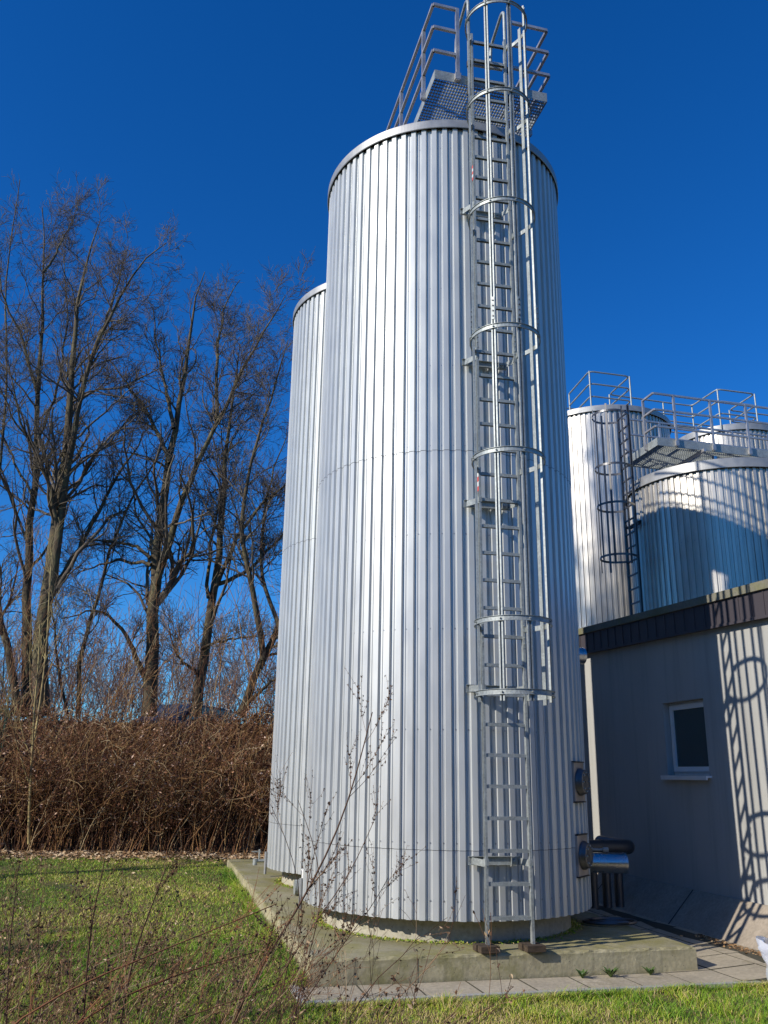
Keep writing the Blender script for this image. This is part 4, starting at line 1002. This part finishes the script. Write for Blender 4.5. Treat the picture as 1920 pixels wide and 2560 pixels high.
def seed_stems():
    mb = MB(); n = 150; N = 12; tt = np.linspace(0, 1, N)
    x = rng.uniform(-10, 0.3, n); y = rng.uniform(18.5, 19.3, n); H = rng.uniform(1.6, 3.6, n); lx = rng.normal(0.55, 0.35, n)
    P = np.zeros((n, N, 3)); P[:, :, 0] = x[:, None] + (lx * H)[:, None] * tt ** 1.3; P[:, :, 1] = y[:, None] + 0.25 * tt; P[:, :, 2] = lawn_z(x, y)[:, None] + H[:, None] * tt ** 0.9
    P[:, 1:] += rng.normal(0, 0.012, (n, N - 1, 3)); r = np.full((n, N), 0.006) * np.linspace(1, 0.5, N); tubes(mb, P, r, 4, 0, rng.uniform(0.5, 1, n))
    k_ = 90; t_ = rng.uniform(0.35, 1, (n, k_)); f = t_ * (N - 1); i = np.minimum(f.astype(int), N - 2); w_ = (f - i)[..., None]; ii = np.arange(n)[:, None]
    C = (P[ii, i] * (1 - w_) + P[ii, i + 1] * w_).reshape(-1, 3) + rng.normal(0, 0.022, (n * k_, 3))
    leaves(mb, C, rng.uniform(0.012, 0.026, n * k_), rng.uniform(0.45, 1.0, n * k_), 1)
    m2 = 110; N2 = 14; a = rng.uniform(0, 2 * np.pi, m2)
    V = np.zeros((m2, N2, 3)); cur = np.stack([rng.uniform(-10, 0, m2), rng.uniform(18.45, 18.9, m2), rng.uniform(-1.0, 1.0, m2)], 1); V[:, 0] = cur
    for q in range(1, N2):
        a = a + rng.normal(0.25, 0.45, m2); cur = cur + np.stack([np.cos(a), rng.normal(0, 0.15, m2), np.sin(a) * 0.8], 1) * 0.10; V[:, q] = cur
    tubes(mb, V, np.full((m2, N2), 0.005), 3, 0, rng.uniform(0.8, 1, m2))
    topmesh(mb, 'seeding_stems', ['bramble', 'dead_leaf'], 'slanting seed covered stems and pale curling vines in front of the thicket', 'brush', kind='stuff')
seed_stems()
for k_, (bx, by, hh, lb) in enumerate(((-9.6, 6.3, 3.9, 'taller unseen evergreen shrub added on the far left to shade the lawn'), (-7.0, 2.6, 3.0, 'lower unseen evergreen shrub added left of the viewpoint to shade the lawn'))):
    o = thing('added_shade_shrub', lb, 'shrub', (bx, by, ZP)); b0 = np.array([bx, by, ZP]); L_ = []  # unseen shrubs added to cast shade over the lower left lawn
    for q in range(7):
        a = q * 0.9 + k_; L_.append(smooth([b0, b0 + (0.3 * math.cos(a), 0.3 * math.sin(a), hh * 0.4), b0 + (0.9 * math.cos(a), 0.9 * math.sin(a), hh * 0.85)], 12))
    P = np.stack(L_); Rr = np.tile(np.linspace(0.04, 0.01, 12), (7, 1)); mb = MB(); tubes(mb, P, Rr, 6); mb.build('stem', ['bark'], o)
    c1, r1 = children(P, Rr, 14, 0.1, 1, 45, 0.38, 6, up=0.2); c2, r2 = children(c1, r1, 7, 0.1, 1, 45, 0.5, 4)
    mb = MB(); tubes(mb, c1, np.maximum(r1, 0.004), 3); pk = rng.integers(0, len(c2), 11000); q = rng.integers(0, 4, 11000)
    leaves(mb, c2[pk, q] + rng.normal(0, 0.06, (11000, 3)), rng.uniform(0.03, 0.07, 11000), None, 1); mb.build('crown', ['bark', 'foliage_green'], o)
# mesh fence on the bank at the left
fn = thing('mesh_fence', 'dark green wire mesh fence half swallowed by the thicket, far left', 'fence', (-10, 20.9, 0.1))
y_f = 19.35
mb = MB()
for x in np.arange(-14, -8.1, 0.05): mb.box((x, y_f, 0.62), (0.007, 0, 0), (0, 0.007, 0), (0, 0, 1.30))
for z in np.arange(0.0, 1.3, 0.2): mb.box((-11.05, y_f - 0.008, z), (5.9, 0, 0), (0, 0.007, 0), (0, 0, 0.009))
mb.build('mesh_panel', ['fence_green'], fn)
for x in (-13.2, -10.7, -8.2):
    mb = MB(); mb.box((x, y_f + 0.035, 0.3), (0.06, 0, 0), (0, 0.04, 0), (0, 0, 2.0)); mb.build('post', ['fence_green'], fn)
# fallen leaves at the foot of the thicket
n = 13000
x = rng.uniform(-13, -0.6, n); y = 19.1 - np.abs(rng.normal(0, 0.6, n)) * (1 + np.clip(-x - 4, 0, 6) * 0.18); z = np.where(y > 18.9, bank_z(x, y), lawn_z(x, y)) + rng.uniform(0.0, 0.04, n)
mb = MB(); leaves(mb, np.stack([x, y, z], 1), rng.uniform(0.03, 0.07, n), rng.uniform(0, 1, n), 0, 0.75)
topmesh(mb, 'fallen_leaves', ['litter'], 'band of pale brown fallen leaves along the foot of the thicket', 'leaves', kind='stuff')
n = 500; x = rng.uniform(-5, 0.5, n); y = rng.uniform(7, 18, n)
a_sl = (x - SA[0]) * u[0] + (y - SA[1]) * u[1]
ok = a_sl < -0.1; x, y = x[ok], y[ok]
mb = MB(); leaves(mb, np.stack([x, y, lawn_z(x, y) + 0.03], 1), rng.uniform(0.015, 0.035, len(x)), rng.uniform(0.1, 1, len(x)), 0, 0.7)
topmesh(mb, 'scattered_leaves', ['litter'], 'single pale leaves scattered over the lawn', 'leaves', kind='stuff')

# grass blades
def blades(mb, x, y, h, w_, patchy=True):
    bare = np.sin(x * 2.7 + 1.3 * np.sin(y * 1.9)) + np.sin(y * 3.3 + 1.7 * np.sin(x * 1.4)) + 0.7 * np.sin(x * 7.1 + y * 5.3)
    kp = rng.uniform(0, 1, len(x)) > np.clip(bare - 1.1, 0, 0.7); x = x[kp]; y = y[kp]; h = h[kp]
    n = len(x); z = lawn_z(x, y) - 0.01
    a = rng.uniform(0, 2 * np.pi, n); ln = rng.uniform(0.1, 1.5, n) * h; la = rng.uniform(0, 2 * np.pi, n)
    wx, wy = np.cos(a) * w_ / 2, np.sin(a) * w_ / 2
    lx, ly = np.cos(la) * ln, np.sin(la) * ln
    P = np.stack([np.stack([x - wx, y - wy, z], 1), np.stack([x + wx, y + wy, z], 1), np.stack([x + wx * 0.7 + lx * 0.35, y + wy * 0.7 + ly * 0.35, z + h * 0.6], 1), np.stack([x - wx * 0.7 + lx * 0.35, y - wy * 0.7 + ly * 0.35, z + h * 0.6], 1), np.stack([x + lx, y + ly, z + h * 0.95], 1)], 1)
    idx = np.arange(n)[:, None] * 5
    pat = 0.22 * np.sin(x * 1.3 + 1.1 * np.sin(y * 0.9)) + 0.18 * np.sin(y * 2.1 + x * 0.7) + 0.12 * np.sin(x * 6.1 + y * 4.7)
    r = np.clip(rng.normal(0.42, 0.24, n) + pat * 0.8, 0, 1)
    r = np.where(rng.uniform(0, 1, n) < 0.08, rng.uniform(0.8, 1, n), r)
    r = np.clip(r + np.where(y < 9.3, 0.16 + 0.12 * np.sin(x * 3.1) * np.sin(x * 7.7 + y * 5), 0) * (x > -0.6), 0, 1)
    mb.add(P.reshape(-1, 3), [idx + np.array([0, 1, 2, 3]), idx + np.array([3, 2, 4])], 0, False, None)
    mb.r[-2] = r; mb.r[-1] = r
def on_lawn(x, y, m=0.02):
    a = (x - SA[0]) * u[0] + (y - SA[1]) * u[1]; b_ = (x - SA[0]) * v[0] + (y - SA[1]) * v[1]
    front = (b_ < -0.62 + 0.0) & (a < 4.35)
    left = (a < -0.0 - m) & (b_ > 0) | (a < -0.17)
    diag = (a >= 4.35) & (b_ < -0.62 - (a - 4.35))
    return front | left | diag
mb = MB()
n = 150000; x = rng.uniform(-3.6, 4.2, n); y = 6.3 + rng.uniform(0, 1, n) ** 0.9 * 4.2
ok = on_lawn(x, y) & (np.abs(x) < y * 0.46); blades(mb, x[ok], y[ok], rng.uniform(0.02, 0.06, ok.sum()), 0.005)
n = 210000; x = rng.uniform(-10.5, 0, n); y = rng.uniform(8, 19.0, n)
ok = on_lawn(x, y) & (x > -y * 0.5) & (rng.uniform(0, 1, n) < 1.25 - y / 26); blades(mb, x[ok], y[ok], rng.uniform(0.02, 0.055, ok.sum()), 0.009)
# longer tufts on the verge below the kerb and along the slab edge
n = 14000; c_ = rng.integers(0, 150, n); cx_ = rng.uniform(-3, 4.2, 150); cy_ = rng.uniform(6.4, 9.5, 150)
x = cx_[c_] + rng.normal(0, 0.05, n); y = cy_[c_] + rng.normal(0, 0.05, n); ok = on_lawn(x, y); blades(mb, x[ok], y[ok], rng.uniform(0.05, 0.13, ok.sum()), 0.0055)
n = 9000; b_ = rng.uniform(0, 8, n); a_o = -0.03 - np.abs(rng.normal(0, 0.06, n)); x = SA[0] + u[0] * a_o + v[0] * b_; y = SA[1] + u[1] * a_o + v[1] * b_; blades(mb, x, y, rng.uniform(0.05, 0.15, n), 0.007)
n = 9000; b_ = -0.63 - np.abs(rng.normal(0, 0.03, n)); a_o = rng.uniform(-0.2, 4.4, n); x = SA[0] + u[0] * a_o + v[0] * b_; y = SA[1] + u[1] * a_o + v[1] * b_; blades(mb, x, y, rng.uniform(0.03, 0.085, n), 0.0055)
topmesh(mb, 'grass', ['grass'], 'short green and straw coloured grass of the lawn', 'grass', kind='stuff')
# moss crumbs and straw around the plinths
n = 7000; a = rng.uniform(0, 2 * np.pi, n); r = 1.335 + np.abs(rng.normal(0, 0.05, n)); k_ = rng.integers(0, 2, n)
cx_ = np.where(k_ == 0, C1[0], C2[0]); cy_ = np.where(k_ == 0, C1[1], C2[1])
mb = MB(); leaves(mb, np.stack([cx_ + r * np.cos(a), cy_ + r * np.sin(a), Z_SLAB + rng.uniform(0, 0.02, n)], 1), rng.uniform(0.006, 0.018, n), rng.uniform(0.2, 1, n), 0, 0.5)
topmesh(mb, 'moss_rim', ['grass'], 'crumbly moss gathered around the round plinths', 'moss', kind='stuff')
n = 1600; a_o = rng.uniform(3.7, 4.25, n); b_ = rng.uniform(1.0, 3.0, n)
Pn = np.array([wp(rng.uniform(-3.0, 0.2), ZP + 0.055, 0.43 + abs(rng.normal(0, 0.07))) for _ in range(n)])
mb = MB(); leaves(mb, Pn, rng.uniform(0.012, 0.03, n), rng.uniform(0, 0.6, n), 0, 0.6)
topmesh(mb, 'leaf_debris', ['litter'], 'brown leaf debris along the foot of the sloping apron', 'leaves', kind='stuff')
# small weeds at the foot of the slab
def small_weed(pos, n, h, label, spread=0.06):
    o = thing('small_weed', label, 'weed', tuple(pos)); mb = MB()
    for k_ in range(n):
        a = rng.uniform(0, 2 * np.pi); L = h * rng.uniform(0.6, 1.1); out = rng.uniform(0.3, 1.0) * L
        d = X3(math.cos(a), math.sin(a), 0); s2 = X3(-d[1], d[0], 0)
        q = [pos + d * out * t_ + zz * L * (t_ * 1.1 - 0.5 * t_ * t_) for t_ in np.linspace(0, 1, 5)]
        w_ = [0.003, 0.010, 0.012, 0.008, 0.001]
        P = []
        for p_, ww in zip(q, w_): P += [p_ - s2 * ww, p_ + s2 * ww]
        mb.add(P, [[(2 * i, 2 * i + 1, 2 * i + 3, 2 * i + 2) for i in range(4)]])
    mb.build('leaf', ['foliage_green'], o)
ws = onz(1456, 2446, ZP); small_weed(ws, 24, 0.11, 'small green weed at the slab foot, below the ladder')
ws = onz(1527, 2444, ZP); small_weed(ws, 30, 0.12, 'bushiest small green weed at the middle of the slab foot')
ws = onz(1626, 2438, ZP); small_weed(ws, 20, 0.11, 'small green weed at the slab foot near its right corner')

# dry weeds in the foreground
def dry_weed(label, px, depth, r, nb, group=None, mat='weed', buds=900, ratio=0.34, blen=1.0, dd=0.0, bs=(0.004, 0.010), rb=0.35):
    pts = [ony(X, Y, depth + dd * k / (len(px) - 1)) for k, (X, Y) in enumerate(px)]
    d0 = pts[0] - pts[1]; d0 = d0 / np.linalg.norm(d0); d0 = d0 * 0.5 + np.array((0, 0, -0.5))
    g0 = pts[0].copy()                       # carry the stem down to the soil
    if g0[2] > ZP:
        k_ = (g0[2] - ZP + 0.02) / max(0.2, -d0[2]); pts = [g0 + d0 * k_] + pts
    P = smooth(pts, 14)[None]; Rr = (np.linspace(r, r * rb, 14))[None]
    o = thing('dry_weed', label, 'weed', tuple(P[0, 0]), group)
    mb = MB(); tubes(mb, P, Rr, 6, 0, rng.uniform(0, 0.5, 1)); mb.build('stem', [mat], o)
    mb = MB(); tubes(mb, P[:, 4:], Rr[:, 4:] * 1.12, 5, 0, rng.uniform(0, 0.5, 1))
    if nb:
        c1, r1 = children(P, Rr, nb, 0.3, 0.97, 30, ratio * blen, 9, up=0.35, wig=0.06, rr=0.5); r1 = np.maximum(r1, 0.0011); tubes(mb, c1, r1, 4, 0, rng.uniform(0, 1, len(c1)))
        c2, r2 = children(c1, r1, 5, 0.25, 1, 28, 0.3, 5, up=0.3, wig=0.1, rr=0.7); r2 = np.maximum(r2, 0.0009); tubes(mb, c2, r2, 3, 0, rng.uniform(0, 1, len(c2)))
        if buds:
            pk = rng.integers(0, len(c1), buds // 2); q = rng.integers(3, 9, buds // 2); A1 = c1[pk, q]
            pk = rng.integers(0, len(c2), buds // 2); q = rng.integers(1, 5, buds // 2); A2 = c2[pk, q]
            C = np.concatenate([A1, A2]) + rng.normal(0, 0.004, (buds // 2 * 2, 3))
            leaves(mb, C, rng.uniform(*bs, len(C)), rng.uniform(0, 0.6, len(C)), 0)
        mb.build('seed_head', [mat], o)
GW = 'dry seeding weeds in the foreground'
dry_weed('tallest dry weed stem crossing the front of the tall tank', [(600, 2500), (660, 2400), (714, 2322), (765, 2240), (801, 2173), (855, 2051), (880, 1983), (903, 1887), (931, 1780)], 5.4, 0.008, 10, GW, buds=1100, ratio=0.24)
dry_weed('dry weed stem leaning right low against the front tank', [(640, 2560), (700, 2440), (760, 2345), (817, 2266), (880, 2180), (934, 2054)], 5.6, 0.005, 6, GW, buds=450, ratio=0.22)
dry_weed('dry weed stem leaning left in front of the gap between the tanks', [(760, 2420), (800, 2300), (805, 2180), (775, 2080), (745, 2000)], 5.7, 0.0045, 5, GW, buds=350, ratio=0.24)
dry_weed('dry weed stem reaching left across the rear tank', [(720, 2400), (760, 2270), (735, 2150), (700, 2060), (676, 2010)], 5.8, 0.004, 6, GW, buds=300)
dry_weed('low dry weed fanning right over the plinth edge', [(720, 2560), (800, 2450), (870, 2340), (930, 2270), (970, 2195)], 5.6, 0.0045, 8, GW, buds=500, ratio=0.26)
dry_weed('dark dry weed stalk rising in the middle of the lawn view', [(293, 2600), (336, 2373), (374, 2281), (418, 2161)], 4.6, 0.007, 8, GW, buds=500)
dry_weed('dark dry weed stalk left of the middle one', [(206, 2600), (217, 2411), (233, 2275), (247, 2221), (262, 2150)], 4.8, 0.007, 7, GW, buds=400)
dry_weed('thin dark dry weed stalk near the left edge', [(15, 2600), (22, 2373), (35, 2260), (49, 2150)], 4.8, 0.005, 5, GW, buds=250)
dry_weed('short stout dry stalk at the bottom beside the paving corner', [(560, 2620), (600, 2510), (645, 2438), (680, 2370)], 5.0, 0.007, 9, GW, buds=600)
GR = 'reddish bramble canes in the foreground'
dry_weed('long reddish bramble cane arching from the bottom left corner to the slab', [(-40, 2590), (100, 2505), (217, 2449), (336, 2406), (440, 2360), (520, 2330), (620, 2290), (690, 2260)], 3.6, 0.0055, 5, GR, mat='red_cane', buds=60, ratio=0.2, dd=0.9)
dry_weed('second reddish bramble cane below the long one', [(120, 2600), (220, 2530), (336, 2476), (450, 2433), (560, 2400), (640, 2380)], 3.7, 0.005, 4, GR, mat='red_cane', buds=50, ratio=0.2, dd=0.7)
dry_weed('third reddish bramble cane lowest at the bottom', [(330, 2620), (450, 2540), (600, 2500), (700, 2460)], 3.8, 0.004, 4, GR, mat='red_cane', buds=50, ratio=0.2, dd=0.6)
def tangle():
    mb = MB(); n = 160
    # ground positions beside the lens, growing up into the lower left of the view
    y = rng.uniform(3.6, 7.4, n); fx = rng.uniform(-0.50, -0.07, n) ; x = fx * y
    H = rng.uniform(0.35, 1.0, n) * np.clip(1.25 - (y - 3.6) / 5.5, 0.4, 1); N = 9; tt = np.linspace(0, 1, N)
    lean = rng.normal(0, 0.30, (n, 2)); lean[:, 0] += 0.45
    P = np.zeros((n, N, 3)); P[:, :, 0] = x[:, None] + lean[:, :1] * H[:, None] * tt ** 1.3; P[:, :, 1] = y[:, None] + lean[:, 1:] * H[:, None] * tt ** 1.3; P[:, :, 2] = ZP + H[:, None] * tt - 0.02
    P[:, 1:, :] += rng.normal(0, 0.012, (n, N - 1, 3))
    r = rng.uniform(0.002, 0.0045, n)[:, None] * np.linspace(1, 0.4, N); tubes(mb, P, r, 4, 0, rng.uniform(0, 1, n))
    c1, r1 = children(P, r, 6, 0.25, 1, 34, 0.42, 6, up=0.25, wig=0.1, rr=0.6); r1 = np.maximum(r1, 0.0012); tubes(mb, c1, r1, 3, 0, rng.uniform(0, 1, len(c1)))
    c2, r2 = children(c1, r1, 2, 0.25, 1, 34, 0.45, 4, up=0.2, wig=0.12, rr=0.8); r2 = np.maximum(r2, 0.001); tubes(mb, c2, r2, 3, 0, rng.uniform(0, 1, len(c2)))
    k_ = 10000; pk = rng.integers(0, len(c2), k_); q = rng.integers(1, 4, k_)
    leaves(mb, c2[pk, q] + rng.normal(0, 0.006, (k_, 3)), rng.uniform(0.005, 0.014, k_), rng.uniform(0, 1, k_) ** 1.2, 0)
    topmesh(mb, 'dry_weed_tangle', ['weed'], 'tangle of thin dry weed stems over the lower left lawn', 'weeds', kind='stuff')
tangle()

# unseen woods added behind and beside the viewpoint to block horizon glow, feed reflections
def woods():
    mb = MB(); n = 30000
    a = rng.uniform(R_(145), R_(380), n); r = rng.uniform(17, 23, n); h = rng.uniform(0, 1, n) ** 0.8 * (5.2 + 1.3 * np.sin(a * 7) + 0.8 * np.sin(a * 19))
    leaves(mb, np.stack([r * np.cos(a) + 1.0, r * np.sin(a) + 2.0, ZP + h], 1), rng.uniform(0.18, 0.42, n), rng.uniform(0.0, 0.55, n), 0)
    m_ = 420; a = rng.uniform(R_(145), R_(380), m_); r = rng.uniform(17, 22, m_); x = r * np.cos(a) + 1.0; y = r * np.sin(a) + 2.0; N = 5; tt = np.linspace(0, 1, N)
    P = np.stack([x[:, None] + rng.normal(0, 0.1, (m_, N)), y[:, None] + rng.normal(0, 0.1, (m_, N)), ZP + tt[None] * rng.uniform(4, 8, m_)[:, None]], -1)
    tubes(mb, P, np.linspace(0.09, 0.02, N)[None] * np.ones((m_, 1)), 5, 1)
    topmesh(mb, 'added_woods', ['dead_leaf', 'bark'], 'unseen brown belt of woods added behind the viewpoint to block horizon glow', 'woods', kind='stuff')
woods()
# parked car up on the bank behind the trees
cc = ony(447, 1790, 27.0); cz = 0.50
CY_ = math.radians(62)
def cq(a, b_, z): return X3(a * math.cos(CY_) - b_ * math.sin(CY_), a * math.sin(CY_) + b_ * math.cos(CY_), z)
car = thing('parked_car', 'dark blue car parked on top of the bank behind the trees', 'car', (float(cc[0]) + 0.6, 27.0, cz))
c0 = X3(cc[0] + 0.6, 27.0, cz)
def carbody(mb, prof, hw, mat=0):
    P = [c0 + cq(px_, s_ * (hw if pz < 0.85 else hw * 0.86), pz) for s_ in (-1, 1) for px_, pz in prof]; n_ = len(prof)
    mb.add(P, [[(i, (i + 1) % n_, n_ + (i + 1) % n_, n_ + i) for i in range(n_)]], mat); mb.add(P[:n_], [[tuple(range(n_))[::-1]]], mat); mb.add(P[n_:], [[tuple(range(n_))]], mat)
mb = MB(); carbody(mb, [(-2.05, 0.25), (2.05, 0.25), (2.1, 0.6), (2.0, 0.82), (1.05, 0.93), (0.35, 1.38), (-1.15, 1.42), (-1.85, 0.98), (-2.1, 0.9)], 0.85); mb.build('body', ['car_paint'], car)
mb = MB(); mb.beam(c0 + cq(0.42, 0, 1.345), c0 + cq(1.0, 0, 0.965), 1.25, 0.02, side=cq(0, 1, 0)); mb.build('windscreen', ['glass_dark'], car)
for s_ in (-1, 1):
    mb = MB(); P = [c0 + cq(a, s_ * 0.80, z) for a, z in ((-1.55, 0.97), (0.85, 0.95), (0.33, 1.3), (-1.1, 1.34))] + [c0 + cq(a, s_ * 0.83, z) for a, z in ((-1.55, 0.97), (0.85, 0.95), (0.33, 1.3), (-1.1, 1.34))]
    mb.add(P, [[(0, 1, 2, 3), (7, 6, 5, 4), (0, 1, 5, 4), (1, 2, 6, 5), (2, 3, 7, 6), (3, 0, 4, 7)]]); mb.build('side_window', ['glass_dark'], car)
    for a in (-1.3, 1.3):
        mb = MB(); mb.tube([c0 + cq(a, s_ * 0.68, 0.32), c0 + cq(a, s_ * 0.88, 0.32)], 0.32, 20, 0); mb.tube([c0 + cq(a, s_ * 0.86, 0.32), c0 + cq(a, s_ * 0.89, 0.32)], 0.2, 14, 1); mb.build('wheel', ['rubber', 'galvanised'], car)
    mb = MB(); mb.box(c0 + cq(2.03, s_ * 0.6, 0.68), cq(0.08, 0, 0), cq(0, 0.3, 0), (0, 0, 0.12)); mb.build('headlight', ['white_plastic'], car)
for o in bpy.data.objects:
    if '_o' in o: del o['_o']
